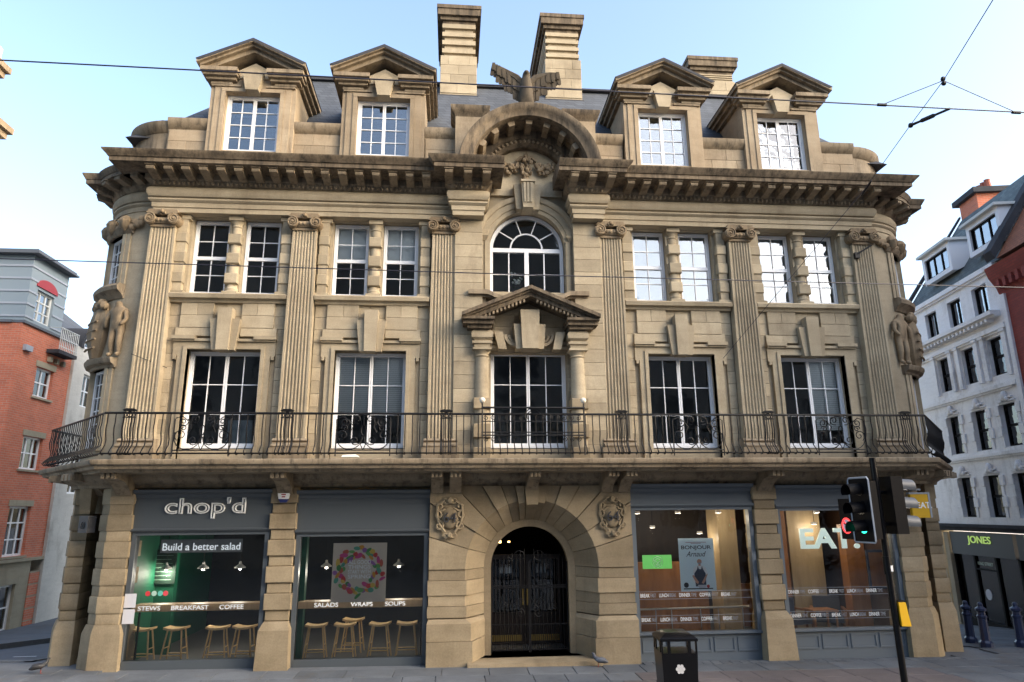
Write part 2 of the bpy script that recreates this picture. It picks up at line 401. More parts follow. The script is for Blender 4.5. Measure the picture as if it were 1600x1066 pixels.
# backing walls with window openings (front wall y 0.03..0.45)
w = MB()
def wall_band(b, x0, x1, z0, z1, holes, y0=.03, y1=.45):
    xs = x0
    for h0, h1 in sorted(holes): b.box(xs, h0, y0, y1, z0, z1); xs = h1
    b.box(xs, x1, y0, y1, z0, z1)
fw = [(c-.78, c+.78) for c in BAYS]; fw.insert(2, (-.86, .86))
sw = []
for c in BAYS: sw += [(c-.98, c-.16), (c+.16, c+.98)]
wall_band(w, -8.5, 8.5, 3.6, 4.3, [])
wall_band(w, -8.5, 8.5, 4.3, 6.45, fw)
wall_band(w, -8.5, 8.5, 6.45, 7.69, [])
wall_band(w, -8.5, 8.5, 7.69, 9.56, sw+[(-.9, .9)])
w.box(-8.5, -1.0, .03, .45, 9.56, 11.0); w.box(1.0, 8.5, .03, .45, 9.56, 11.0)
w.box(-1.0, -.9, .03, .45, 9.56, 10.5); w.box(.9, 1.0, .03, .45, 9.56, 10.5)
# masonry round the arched head of the middle window
sp = [(.9*math.cos(R(a)), 9.0+.9*math.sin(R(a))) for a in range(0, 181, 10)]
w.loft([[(x, .03, z) for x, z in sp]+[(-.9, .03, 9.9+.6), (.9, .03, 9.9+.6)][::1], [(x, .45, z) for x, z in sp]+[(-.9, .45, 10.5), (.9, .45, 10.5)]])
w.box(-1.0, 1.0, .03, .45, 10.5, 11.6)
WALL = part(w, 'wall', 'stone_plain')
# ashlar facing
for i, c in enumerate(BAYS):
    hw = 1.27
    ashlar(WALL, c-hw, c+hw, 4.05, 7.50, .04, .06, .2875, .85, [(c-1.08, c+1.08, 4.0, 6.76)], seed=i)
    # proud panel over the window
    ashlar(WALL, c-1.0, c+1.0, 6.93, 7.5, -.02, .06, .285, .8, [(c-.3, c+.3, 6.9, 7.3)], seed=i+9)
    ashlar(WALL, c-1.08, c-.30, 6.74, 6.93, -.02, .05, .2, .8); ashlar(WALL, c+.30, c+1.08, 6.74, 6.93, -.02, .05, .2, .8)
for s in (-1, 1):
    a, b_ = sorted((s*1.70, s*1.06)); ashlar(WALL, a, b_, 4.05, 9.56, .04, .29, .3, 1.0, seed=31)
    a, b_ = sorted((s*1.06, s*.88)); ashlar(WALL, a, b_, 4.05, 6.5, .04, .05, .3, 1.0, seed=33)
    a, b_ = sorted((s*1.06, s*1.30)); 
ashlar(WALL, -1.06, 1.06, 6.5, 7.9, .04, .06, .28, .7, seed=40)
ashlar(WALL, -1.06, 1.06, 7.9, 11.2, .04, .06, .3, .6, [(-1.3, 1.3, 7.8, 10.35)], seed=41)
ashlar(WALL, -1.06, -.9, 7.9, 9.0, .04, .06, .3, .6); ashlar(WALL, .9, 1.06, 7.9, 9.0, .04, .06, .3, .6)
# rooms behind the glass
rb = MB(); rb.box(-8.4, 8.4, 1.9, 2.0, 4.0, 11.0); rb.box(-8.4, 8.4, .46, 1.9, 4.0, 4.05); rb.box(-8.4, 8.4, .46, 1.9, 7.45, 7.55); rb.box(-8.4, 8.4, .46, 1.9, 10.4, 10.5)
for x in (-8.4, -5.1, -1.95, 1.95, 5.1, 8.35): rb.box(x, x+.05, .46, 1.9, 4.05, 10.4)
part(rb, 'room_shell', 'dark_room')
# pilasters: fluted shaft + base + ionic capital
def fluted(w0, w1, z0, z1, d, nf=7):
    b = MB(); rings = []
    for w_, z in ((w0, z0), ((w0*.6+w1*.4), z0+(z1-z0)*.6), (w1, z1)):
        pts = [(-w_/2, .06, z), (-w_/2, -d, z)]; fwid = w_*.86/nf
        for k in range(nf):
            c = -w_*.43+fwid*(k+.5)
            for a in range(0, 181, 45): pts.append((c-fwid*.38*math.cos(R(a)), -d+fwid*.42*math.sin(R(a)), z))
        pts += [(w_/2, -d, z), (w_/2, .06, z)]; rings.append(pts)
    return b.loft(rings)
me_sh = fluted(.60, .53, 4.50, 9.2, .22).mesh('pilaster', 30); me_sh.materials.append(MAT['stone_plain'])
b = MB(); b.box(-.40, .40, -.34, .05, 4.03, 4.30); b.pryz([(.05, 4.30), (-.34, 4.30), (-.36, 4.335), (-.34, 4.37), (-.27, 4.39), (-.26, 4.42), (-.30, 4.45), (-.24, 4.5), (.05, 4.5)], -.36, .36)
me_pb = b.mesh('pilaster_base'); me_pb.materials.append(MAT['stone_weather'])
b = MB(); b.box(-.27, .27, -.25, .05, 9.2, 9.26)            # necking
b.pryz([(.05, 9.27), (-.28, 9.27), (-.33, 9.33), (-.30, 9.40), (.05, 9.40)], -.24, .24)      # echinus
for k in range(5): b.ball((-.18+k*.09, -.31, 9.34), .035, 6, (1, 1, 1.3))
b.prxz([(-.36, 9.50), (-.31, 9.55), (-.31, 9.58), (.31, 9.58), (.31, 9.55), (.36, 9.50), (.2, 9.47), (0, 9.455), (-.2, 9.47)], -.34, .05)      # abacus
for s in (-1, 1):
    sp_ = []
    for k in range(26):
        a = R(95+k*32); r = .125*(1-k/30); sp_.append((s*(.255+r*math.cos(a)*1), -.36, 9.365+r*math.sin(a)))
    b.tube(sp_, [.022-.0004*k for k in range(26)], 5); b.ball((s*.255, -.36, 9.365), .03, 6)
    b.lathe([(.13, 0), (.13, .3)], 0, 0, 12); n_ = len(b.v)
    for q in range(n_-24, n_): x, y, z = b.v[q]; b.v[q] = (s*.255+x, -.345+z*1.1, 9.365+y)
b.ball((0, -.37, 9.53), .05, 6); b.ball((-.05, -.35, 9.5), .035, 6); b.ball((.05, -.35, 9.5), .035, 6)
me_cap = b.mesh('capital'); me_cap.materials.append(MAT['stone_carved'])
for x in PIL:
    o = put('pilaster', me_sh, BLD, (x, 0, 0)); put('base', me_pb, o); put('capital', me_cap, o)
# windows ------------------------------------------------------------
def casement(x0, x1, z0, z1, y, nx, nz, parent, leaves=2, rail=None, fr=.07, glassmat='glass', name='window', frame_mat='white_paint'):
    """frame > sashes with glazing bars > one pane each"""
    f = MB(); f.box(x0, x0+fr, y-.05, y+.06, z0, z1); f.box(x1-fr, x1, y-.05, y+.06, z0, z1); f.box(x0+fr, x1-fr, y-.05, y+.06, z1-fr, z1); f.box(x0+fr, x1-fr, y-.06, y+.06, z0, z0+fr*1.2)
    W = f.build(name, frame_mat, parent); xs0, xs1 = x0+fr, x1-fr; lw = (xs1-xs0)/leaves
    for k in range(leaves):
        a, b_ = xs0+k*lw+.004, xs0+(k+1)*lw-.004; s = MB(); st = .034; z0_, z1_ = z0+fr*1.2+.003, z1-fr-.003
        s.box(a, a+st, y-.03, y+.02, z0_, z1_); s.box(b_-st, b_, y-.03, y+.02, z0_, z1_); s.box(a+st, b_-st, y-.03, y+.02, z1_-st, z1_); s.box(a+st, b_-st, y-.03, y+.02, z0_, z0_+st*1.4)
        for i in range(1, nx): xx = a+st+(b_-a-2*st)*i/nx; s.box(xx-.009, xx+.009, y-.025, y+.012, z0_+st, z1_-st)
        for j in range(1, nz): zz = z0_+st+(z1_-z0_-2*st)*j/nz; s.box(a+st, b_-st, y-.022, y+.010, zz-.009, zz+.009)
        s.build('sash', frame_mat, W); g = MB(); g.box(a+st, b_-st, y-.003, y+.003, z0_+st, z1_-st); g.build('pane', glassmat, W)
    return W
def blindset(parent, x0, x1, z0, z1, y, step=.045):
    b = MB(); z = z1
    while z > z0: b.loft([[(x0, y, z), (x1, y, z), (x1, y+.012, z-step*.86), (x0, y+.012, z-step*.86)], [(x0, y+.003, z), (x1, y+.003, z), (x1, y+.015, z-step*.86), (x0, y+.015, z-step*.86)]]); z -= step
    return b.build('blind_or_sky_glare', 'blind_or_sky_glare', parent)
for i, c in enumerate(BAYS):
    W = casement(c-.78, c+.78, 4.33, 6.44, .22, 2, 3, BLD, fr=.045)
    if i == 1: blindset(W, c-.7, c+.7, 5.12, 6.36, .26)
    if i == 3: blindset(W, c+.04, c+.7, 4.75, 6.36, .26)
    if i == 0: b = MB(); b.box(c+.1, c+.62, .32, .34, 4.4, 4.95); b.build('board', 'room_blue', W)
    for s in (-1, 1):
        x0, x1 = c+s*.57-.40, c+s*.57+.40
        W = casement(x0, x1, 7.74, 9.54, .24, 2, 4, BLD, leaves=1, fr=.04, glassmat='glass_sky' if i >= 2 else 'glass')
        m_ = MB(); m_.box(x0+.05, x1-.05, .195, .235, 8.60, 8.68); m_.build('meeting_rail', 'white_paint', W)
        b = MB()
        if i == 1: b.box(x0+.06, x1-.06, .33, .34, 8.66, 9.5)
        elif i >= 2: b.box(x0+.06, x1-.06, .33, .34, 8.66 if (i == 3 and s == 1) else 7.8, 9.5)  # right bays: pale sheets added as stand-in for bright sky reflected in the glass
        if b.v: b.build('blind_or_sky_glare', 'blind_or_sky_glare', W)
casement(-.86, .86, 4.33, 6.5, .22, 2, 3, BLD, fr=.045)
# sills, architraves, keystones of the side bays
for i, c in enumerate(BAYS):
    s = MB(); s.pryz([(.1, 7.50), (-.10, 7.50), (-.12, 7.56), (-.20, 7.58), (-.22, 7.66), (-.18, 7.695), (.3, 7.72), (.3, 7.50)], c-1.27, c+1.27)
    part(s, 'sill_course', 'stone')
    a = MB(); y = -.10
    def frame_l(x_out, x_in, ztop_o, ztop_i, y0):       # inverted U with ears
        a.box(c-x_out, c-x_in, y0, .1, 4.05, ztop_i); a.box(c+x_in, c+x_out, y0, .1, 4.05, ztop_i); a.box(c-x_out, c+x_out, y0, .1, ztop_i, ztop_o)
    frame_l(.98, .78, 6.62, 6.45, -.06); frame_l(.86, .78, 6.52, 6.452, -.09)
    for q in (-1, 1):
        x0, x1 = sorted((c+q*1.08, c+q*.98)); a.box(x0, x1, -.06, .1, 6.30, 6.62)
        x0, x1 = sorted((c+q*1.10, c+q*.62)); a.prxz([(x0, 6.66), (x1, 6.66), (x1, 6.74), (x0, 6.74)], -.15, .1); x0, x1 = sorted((c+q*1.08, c+q*.64)); a.box(x0, x1, -.11, .1, 6.62, 6.66)
        x0, x1 = sorted((c+q*.66, c+q*.18)); a.box(x0, x1, -.11, .1, 6.62, 6.68)
        x0, x1 = sorted((c+q*1.06, c+q*1.0)); a.box(x0, x1, -.08, .1, 6.22, 6.30)
    part(a, 'window_architrave', 'stone')
    k = MB(); k.prxz([(c-.13, 6.40), (c+.13, 6.40), (c+.15, 7.34), (c-.15, 7.34)], -.26, .05)
    K = part(k, 'keystone', 'stone_plain')
    for q in (-1, 1):
        k = MB(); p = [(c+q*.135, 6.41), (c+q*.24, 6.41), (c+q*.32, 7.11), (c+q*.148, 7.11)]; k.prxz(p, -.19, .05); k.build('side_voussoir', 'stone', K)
    # columns between the paired windows: blocked shaft
    for dx, half in ((0, 0), (-1.15, 1), (1.15, 1)):
        col = MB(); x = c+dx
        if half: col.box(x-.10, x+.10, -.10, .3, 7.72, 9.5)
        else: col.lathe([(.17, 7.72), (.17, 7.78), (.145, 7.80), (.15, 7.84), (.125, 7.88), (.112, 9.30), (.135, 9.33), (.112, 9.36), (.12, 9.40), (.165, 9.46)], x, .06, 16)
        Cn = part(col, 'column', 'stone')
        cb = MB(); cb.box(x-.155, x+.155, -.12, .3, 9.46, 9.56); cb.build('abacus', 'stone', Cn)
        for z0, z1 in ((7.95, 8.2), (8.42, 8.68), (8.9, 9.14)):
            block(Cn, x-(.15 if not half else .125), x+(.15 if not half else .125), .2, .31 if not half else .33, z0, z1, 'stone', .018, name='column_block')
        cb = MB(); cb.box(x-.165, x+.165, -.14, .3, 7.70, 7.76); cb.build('plinth', 'stone', Cn)
# ------------------------------------------------------------------ entablature and cornice
arch_prof = [(-.3, 9.57), (0, 9.57), (0, 9.68), (.025, 9.685), (.03, 9.79), (.05, 9.80), (.09, 9.84), (.09, 9.875), (.03, 9.88),
             (.03, 9.895), (.09, 9.92), (.125, 9.98), (.135, 10.03), (.125, 10.09), (.09, 10.14), (.03, 10.17), (.04, 10.18), (-.3, 10.18)]
bed_prof = [(-.3, 10.182), (.06, 10.182), (.08, 10.20), (.16, 10.29), (.18, 10.30), (.18, 10.42), (-.3, 10.42)]
cor_prof = [(-.3, 10.422), (.70, 10.422), (.72, 10.43), (.72, 10.52), (.75, 10.53), (.77, 10.56), (.84, 10.63), (.85, 10.665), (.5, 10.70), (-.3, 10.74)]
def arcpath(cx, r, a0, a1, n=12, cy=RC): return [(cx+r*math.cos(R(a0+(a1-a0)*i/n)), cy+r*math.sin(R(a0+(a1-a0)*i/n))) for i in range(n+1)]
ent_path = [(-8.47, .25), (-8.47, -.22), (-1.76, -.22), (-1.76, -.5), (-1.04, -.5), (-1.04, .05)]
cor_path = [(-8.47, .25), (-8.47, -.22), (-1.46, -.22), (-1.46, -.45), (-.62, -.45)]
both(MB().sweep(ent_path, arch_prof), 'entablature', 'stone_plain')
both(MB().sweep(ent_path[:-1]+[(-1.04, .05)], bed_prof), 'bed_moulding', 'stone_weather')
CORN = both(MB().sweep(cor_path, cor_prof), 'cornice', 'stone_sooty')
# fill of the soffit between bed mould and the middle break
# eggs of the bed mould: too small to pick apart
def eggs(path, o, z, step=.105, r=.042):
    b = MB()
    for i in range(len(path)-1):
        p, q = Vector(path[i]), Vector(path[i+1]); L_ = (q-p).length; t = (q-p)/L_; n_ = Vector((t.y, -t.x)); k = int(L_/step)
        for j in range(k):
            c_ = p+t*(L_*(j+.5)/k)+n_*o; b.loft([[(c_.x+r*math.cos(a)*sx_, c_.y+r*math.sin(a)*sx_, z+dz) for a in (0, 1.05, 2.1, 3.14, 4.19, 5.24)] for sx_, dz in ((.3, -.06), (1, -.02), (1, .02), (.3, .06))])
    return b
e = eggs([(-8.5, -.22), (-1.76, -.22)], .12, 10.245); e2 = eggs([(-1.76, -.5), (-1.04, -.5)], .12, 10.245); e.add(e2.v, e2.f)
for o in both(e, 'egg_and_dart', 'stone_weather'): o['kind'] = 'stuff'
# modillions
b = MB(); b.pryz([(.02, .115), (-.44, .115), (-.46, .07), (-.44, .035), (-.36, .03), (-.22, .0), (.02, -.02)], -.085, .085); b.box(-.105, .105, -.48, .02, .115, .14)
me_mod = b.mesh('modillion'); me_mod.materials.append(MAT['stone_weather'])
xs = [-8.36+i*.375 for i in range(18)]
for q, co in ((1, CORN[0]), (-1, CORN[1])):
    for x in xs:
        if x < -2.0: put('modillion', me_mod, co, (q*x, -.40, 10.282))
    for x in (-1.85, -1.42, -1.0): put('modillion', me_mod, co, (q*x, -.66, 10.282))
# rounded corners: wall drum, entablature, cornice, parapet
def corner(sgn):
    mx = lambda b: b if sgn < 0 else _mir(b)
    def _mir(b):
        t = MB(); t.v = [(-x, y, z) for x, y, z in b.v]; t.f = [f[::-1] for f in b.f]; return t
    P = lambda b, n, m, s=35, par=BLD: mx(b).build(n, m, par, smooth=s)
    cx = -CX; wa, wb = 225-15, 225+15
    b = MB()
    def drum(r0, r1, z0, z1, a0=180, a1=270, n=12):
        b.loft([[(cx+r*math.cos(R(a0+(a1-a0)*i/n)), RC+r*math.sin(R(a0+(a1-a0)*i/n)), z) for r, z in ((r0, z0), (r1, z0), (r1, z1), (r0, z1))] for i in range(n+1)])
    drum(1.0, RC, 3.6, 4.3); drum(1.0, RC, 4.3, 6.05, 180, wa, 5); drum(1.0, RC, 4.3, 6.05, wb, 270, 5); drum(1.0, RC, 6.05, 7.95)
    drum(1.0, RC, 7.95, 9.15, 180, wa, 5); drum(1.0, RC, 7.95, 9.15, wb, 270, 5); drum(1.0, RC, 9.15, 9.6)
    # side wall running back
    b.box(cx-RC, cx-RC+.4, RC, 14, 3.6, 11.2); b.box(cx-.05, cx+.1, .03, RC, 3.6, 9.6)
    P(b, 'corner_wall', 'stone_plain', 50)
    b = MB(); b.sweep([(cx-RC, 14), (cx-RC, RC)]+arcpath(cx, RC, 180, 270, 14)[1:], [(o*.8-.02, z) for o, z in arch_prof], True); P(b, 'corner_entablature', 'stone_plain')
    b = MB(); b.sweep([(cx-RC, 3)]+arcpath(cx, RC, 180, 270, 14), [(o*.8-.02, z) for o, z in bed_prof]); P(b, 'corner_bed_moulding', 'stone_weather')
    b = MB(); b.sweep([(cx-RC, 1.6)]+arcpath(cx, RC, 180, 270, 14), [(o*.62-.02, z) for o, z in cor_prof]); K = P(b, 'corner_cornice', 'stone_sooty')
    b = MB(); b.sweep([(cx-RC+.06, 14), (cx-RC+.06, .62), (cx-RC+.6, .62)], [(o*.55, z-.002) for o, z in cor_prof]); P(b, 'side_cornice', 'stone_sooty')
    for a in (197, 212, 228, 244, 258):
        o = put('modillion', me_mod, K, (sgn*-1*(cx+(RC+.13)*math.cos(R(a))), RC+(RC+.13)*math.sin(R(a)), 10.282)); o.scale = (1, .7, 1)
        o.rotation_euler = (0, 0, R(a-270) if sgn < 0 else -R(a-270))
    b = MB(); b.sweep([(cx-RC+.2, 10)]+arcpath(cx, RC-.2, 180, 270, 14), [(-.3, 10.7), (.05, 10.7), (.05, 11.0), (0, 11.02), (0, 11.78), (.03, 11.8), (.09, 11.9), (.12, 11.98), (.12, 12.05), (-.3, 12.05)]); P(b, 'corner_parapet', 'stone_weather')
    # narrow leaded windows with hoods and corbelled sills
    for z0, z1 in ((4.3, 6.05), (7.95, 9.15)):
        ws = MB(); r = RC-.14; ca, sa = math.cos(R(225)), math.sin(R(225)); t = Vector((-sa, ca)); c0 = Vector((cx+r*ca, RC+r*sa))
        def q(u, v, z): p = c0+t*u+Vector((ca, sa))*v; return (p.x, p.y, z)
        def bx(u0, u1, v0, v1, za, zb): ws.loft([[q(u0, v0, z), q(u1, v0, z), q(u1, v1, z), q(u0, v1, z)] for z in (za, zb)])
        hw = .34
        for u0, u1, za, zb in ((-hw, -hw+.05, z0, z1), (hw-.05, hw, z0, z1), (-hw+.05, hw-.05, z0, z0+.07), (-hw+.05, hw-.05, z1-.06, z1)): bx(u0, u1, -.04, .04, za, zb)
        for k in (1, 2): bx(-hw+.68*k/3-.01, -hw+.68*k/3+.01, -.015, .015, z0+.07, z1-.06)
        n_ = 6 if z1-z0 > 1.5 else 4
        for k in range(1, n_): zz = z0+(z1-z0)*k/n_; bx(-hw+.05, hw-.05, -.013, .013, zz-.01, zz+.01)
        Wn = P(ws, 'window', 'white_paint'); ws = MB(); bx(-hw+.05, hw-.05, -.006, -.002, z0+.07, z1-.06); P(ws, 'pane', 'glass', par=Wn)
        ws = MB(); bx(-.6, .6, -.5, -.45, z0-.1, z1+.1); P(ws, 'room_shell', 'dark_room')
        for a in (wa, wb):     # jamb strips
            b = MB()
            for da in (0, 4.5): 
                aa = a-3 if a == wa else a+3; aa += (-da if a == wa else da)
                b.loft([[(cx+rr*math.cos(R(aa+d)), RC+rr*math.sin(R(aa+d)), z) for rr, d in ((RC-.1, -2), (RC+.05-.012*da/4.5, -2), (RC+.05-.012*da/4.5, 2), (RC-.1, 2))] for z in (z0-.02, z1)])
            P(b, 'window_jamb', 'stone')
        hp = [(-.1, z1), (.06, z1), (.08, z1+.05), (.16, z1+.09), (.20, z1+.17), (.20, z1+.20), (-.1, z1+.23)] if z1 < 7 else [(-.1, z1), (.05, z1), (.10, z1+.06), (.12, z1+.1), (-.1, z1+.12)]
        b = MB(); b.sweep(arcpath(cx, RC, 198, 252, 10), hp); P(b, 'window_hood', 'stone_weather')
    b = MB(); b.sweep(arcpath(cx, RC, 200, 250, 10), [(-.1, 7.62), (.03, 7.62), (.08, 7.70), (.2, 7.78), (.22, 7.86), (.17, 7.93), (-.1, 7.95)]); P(b, 'corbel_sill', 'stone_weather')
    # carved figures flanking a shield, and festoon under the entablature
    sh = MB()
    for i, (zz, rr) in enumerate([(6.30+.13*k, .30+.10*math.sin(k*.42)) for k in range(9)]):
        a = 225; 
    rings = []
    for k in range(11):
        z = 6.30+k*.12; w_ = 15*(1-abs(k-5.5)**2/60); bul = .10+.10*math.sin(math.pi*k/10)
        rings.append([(cx+rr*math.cos(R(225-3+d)), RC+rr*math.sin(R(225-3+d)), z) for rr, d in ((RC-.05, -w_), (RC+bul*.6, -w_*.9), (RC+bul+.04, -w_*.4), (RC+bul+.04, w_*.4), (RC+bul*.6, w_*.9), (RC-.05, w_))])
    sh.loft(rings)
    for k in range(4):
        z = 6.5+k*.2; sh.tube([(cx+(RC+.22)*math.cos(R(212+i*3)), RC+(RC+.22)*math.sin(R(212+i*3)), z) for i in range(8)], .025, 5)
    for k in range(6): sh.ball((cx+(RC+.12)*math.cos(R(213+k*4)), RC+(RC+.12)*math.sin(R(213+k*4)), 7.50+.05*math.sin(k*2)), .1, 6)
    S = P(sh, 'carved_shield', 'stone_carved')
    for aa, fl in ((250, 1), (203, -1)):
        ca, sa = math.cos(R(aa)), math.sin(R(aa)); o3 = Vector((ca, sa, 0)); t3 = Vector((-sa, ca, 0))*fl; base = Vector((cx, RC, 0))+o3*(RC+.03)
        J = lambda u, v, z: tuple(base+t3*u+o3*v+Vector((0, 0, z)))
        vs = [J(0, .02, 6.98), J(.0, .05, 7.15), J(0, .04, 7.32), J(0, .06, 7.42), J(0, .09, 7.53), J(.10, .02, 6.90), J(.11, .06, 6.62), J(.10, .02, 6.34), J(.12, .12, 6.31), J(-.10, .02, 6.90), J(-.09, .07, 6.62), J(-.10, .02, 6.34), J(-.1, .13, 6.31),
              J(.18, .04, 7.30), J(.25, .07, 7.08), J(.16, .14, 6.95), J(-.18, .04, 7.30), J(-.26, .09, 7.12), J(-.30, .05, 6.93)]
        es = [(0, 1), (1, 2), (2, 3), (3, 4), (0, 5), (5, 6), (6, 7), (7, 8), (0, 9), (9, 10), (10, 11), (11, 12), (2, 13), (13, 14), (14, 15), (2, 16), (16, 17), (17, 18)]
        rd = [.13, .13, .14, .055, .10, .095, .075, .05, .045, .095, .075, .05, .045, .065, .05, .04, .065, .05, .04]
        if sgn > 0: vs = [(-x, y, z) for x, y, z in vs]
        skin('carved_figure', vs, es, rd, 'stone_carved', BLD)
    b = MB(); rn = random.Random(5)
    for a in range(200, 262, 3):
        zz = 9.42-.10*math.sin(math.pi*((a-200) % 20)/20)
        for k in range(2): b.ball((cx+(RC+.06)*math.cos(R(a)), RC+(RC+.06)*math.sin(R(a)), zz+rn.uniform(-.06, .06)), rn.uniform(.05, .085), 6)
    for a in (207, 226, 245): b.lathe([(.03, 9.2), (.12, 9.28), (.15, 9.42), (.10, 9.52), (.04, 9.56)], cx+(RC+.10)*math.cos(R(a)), RC+(RC+.10)*math.sin(R(a)), 8)
    P(b, 'carved_festoon', 'stone_carved')
corner(-1); corner(1)
# ------------------------------------------------------------------ middle bay: door-window with pediment, arched window, great arch
for s in (-1, 1):
    x = s*1.07; c = MB()
    c.lathe([(.20, 4.05), (.20, 4.15), (.17, 4.18), (.165, 5.3), (.15, 6.20), (.145, 6.28), (.17, 6.30), (.145, 6.33), (.15, 6.36), (.20, 6.43)], x, -.22, 18)
    K = part(c, 'column', 'stone'); 
    for z0, z1 in ((4.03, 4.3), (4.5, 4.8), (5.12, 5.36)): block(K, x-.19, x+.19, .0, .42, z0, z1, 'stone_low', .012, name='column_block')
    a = MB(); a.box(x-.21, x+.21, -.44, .04, 6.43, 6.47); a.build('abacus', 'stone', K)
    e = MB(); e.sweep([(x-.17, .05), (x-.17, -.39), (x+.17, -.39), (x+.17, .05)], [(-.16, 6.47), (0, 6.47), (.01, 6.55), (.05, 6.57), (.05, 6.62), (0, 6.63), (0, 6.65), (.06, 6.70), (.07, 6.77), (.05, 6.84), (.01, 6.89), (-.16, 6.89)]); e.build('entablature_block', 'stone', K)
ped = MB()
for s in (-1, 1):
    for (lo, hi, y0, ex) in ((6.97, 7.07, -.62, 1.42), (7.065, 7.115, -.68, 1.47), (7.11, 7.19, -.76, 1.53)):
        sl = .64/1.52
        ped.prxz([(0, lo+sl*1.52), (s*ex, lo+sl*(1.52-ex)), (s*ex, hi+sl*(1.52-ex)), (0, hi+sl*1.52)], y0, .05)
    x0, x1 = sorted((s*1.50, s*.82)); ped.box(x0, x1, -.60, .05, 6.97, 7.06); ped.box(min(s*1.52, s*.80), max(s*1.52, s*.80), -.68, .05, 7.06, 7.12); ped.box(min(s*1.40, s*.86), max(s*1.40, s*.86), -.52, .05, 6.89, 6.97)
PED = part(ped, 'pediment', 'stone_sooty')
d_ = MB()
for s in (-1, 1):
    for k in range(11): x = s*(.15+k*.085); z = 6.95+.42*(1.52-abs(x)); d_.box(x-.022, x+.022, -.60, -.5, z-.05, z+.02)
o = d_.build('dentils', 'stone_weather', PED); o['kind'] = 'stuff'
k = MB(); k.prxz([(-.18, 6.47), (.18, 6.47), (.215, 7.36), (-.215, 7.36)], -.42, .05); K = part(k, 'keystone', 'stone_plain')
for s in (-1, 1):
    for poly, y in (([(.185, 6.48), (.31, 6.48), (.36, 7.05), (.205, 7.05)], -.32), ([(.52, 6.48), (.70, 6.48), (.80, 6.88), (.60, 6.88)], -.28)):
        k = MB(); k.prxz([(s*x, z) for x, z in poly], y, .05); k.build('side_voussoir', 'stone', K)
    k = MB(); k.arc(s*.30, 6.83, [(.20, -.2), (.27, -.2), (.27, .05), (.20, .05)], 270 if s > 0 else 180, 360 if s > 0 else 270, 6); k.arc(s*.30, 6.83, [(.13, -.16), (.18, -.16), (.18, .05), (.13, .05)], 270 if s > 0 else 180, 360 if s > 0 else 270, 6); k.build('scroll', 'stone', K)
    k = MB(); k.box(min(s*.70, s*.98), max(s*.70, s*.98), -.14, .05, 6.52, 6.58); k.box(min(s*.70, s*.98), max(s*.70, s*.98), -.10, .05, 6.62, 6.70); k.build('lintel_moulding', 'stone', K)
# arched window
def arched_window():
    y = .2; f = MB(); f.arc(0, 9.0, [(.80, y-.05), (.88, y-.05), (.88, y+.06), (.80, y+.06)], 0, 180, 28)
    f.box(-.88, -.80, y-.05, y+.06, 7.78, 9.0); f.box(.80, .88, y-.05, y+.06, 7.78, 9.0); f.box(-.80, .80, y-.05, y+.06, 8.94, 9.04); f.box(-.80, .80, y-.05, y+.06, 7.76, 7.84); f.box(-.05, .05, y-.06, y+.05, 7.84, 8.94)
    W = part(f, 'window', 'white_paint'); s = MB(); s.arc(0, 9.04, [(.36, y-.03), (.395, y-.03), (.395, y+.02), (.36, y+.02)], 0, 180, 18)
    for a in (36, 72, 108, 144):
        c_, s_ = math.cos(R(a)), math.sin(R(a)); s.prxz([(.39*c_-.012*s_, 9.04+.39*s_+.012*c_), (.39*c_+.012*s_, 9.04+.39*s_-.012*c_), (.80*c_+.012*s_, 9.0+.80*s_-.012*c_), (.80*c_-.012*s_, 9.0+.80*s_+.012*c_)], y-.025, y+.01)
    for x in (-.42, .42): s.box(x-.014, x+.014, y-.025, y+.01, 7.84, 8.94)
    s.box(-.8, .8, y-.022, y+.008, 8.38, 8.408); s.build('glazing_bars', 'white_paint', W)
    g = MB(); g.prxz([(-.8, 7.84), (.8, 7.84)]+circ(0, 9.0, .8, 24, 0, 180), y-.002, y+.002); g.build('pane', 'glass', W)
arched_window()
a = MB()
mould = [(.88, .05), (.88, -.10), (.97, -.10), (.985, -.13), (1.12, -.13), (1.135, -.17), (1.20, -.20), (1.24, -.20), (1.24, .05)]
a.arc(0, 9.0, mould, 8, 172, 32)
AR = part(a, 'arch_architrave', 'stone')
for s in (-1, 1):
    b = MB(); x0, x1 = sorted((s*.88, s*1.10)); b.box(x0, x1, -.10, .05, 7.80, 9.12); x0, x1 = sorted((s*.90, s*1.0)); b.box(x0, x1, -.13, .05, 7.80, 9.12)
    b.sweep([(s*1.28 if s < 0 else 1.0, .05), (s*1.28 if s < 0 else 1.0, -.1), (1.28 if s > 0 else -1.0, -.1), (1.28 if s > 0 else -1.0, .05)], [(-.1, 9.10), (.02, 9.12), (.05, 9.18), (.08, 9.22), (.08, 9.26), (-.1, 9.28)])
    x0, x1 = sorted((s*1.06, s*1.16)); b.box(x0, x1, -.12, .05, 8.55, 9.10); b.box(x0, x1, -.16, .05, 8.52, 8.56); b.box(x0, x1, -.12, .05, 7.85, 8.05); b.box(x0, x1, -.15, .05, 8.05, 8.09); b.build('jamb', 'stone', AR)
    # shaped cap below the window, broken by the pediment
    b = MB(); p = [(s*1.38, 7.74), (s*.95, 7.74), (s*.78, 7.66), (s*.6, 7.62), (s*.45, 7.62), (s*.45, 7.70), (s*.58, 7.70), (s*.76, 7.75), (s*.93, 7.84), (s*1.38, 7.84)]
    b.prxz(p, -.34, .2); b.prxz([(x*.985, z-.05 if z < 7.75 else z-.08) for x, z in p], -.26, .2); b.box(min(s*1.22, s*.98), max(s*1.22, s*.98), -.18, .05, 7.3, 7.72); part(b, 'shaped_sill', 'stone_weather')
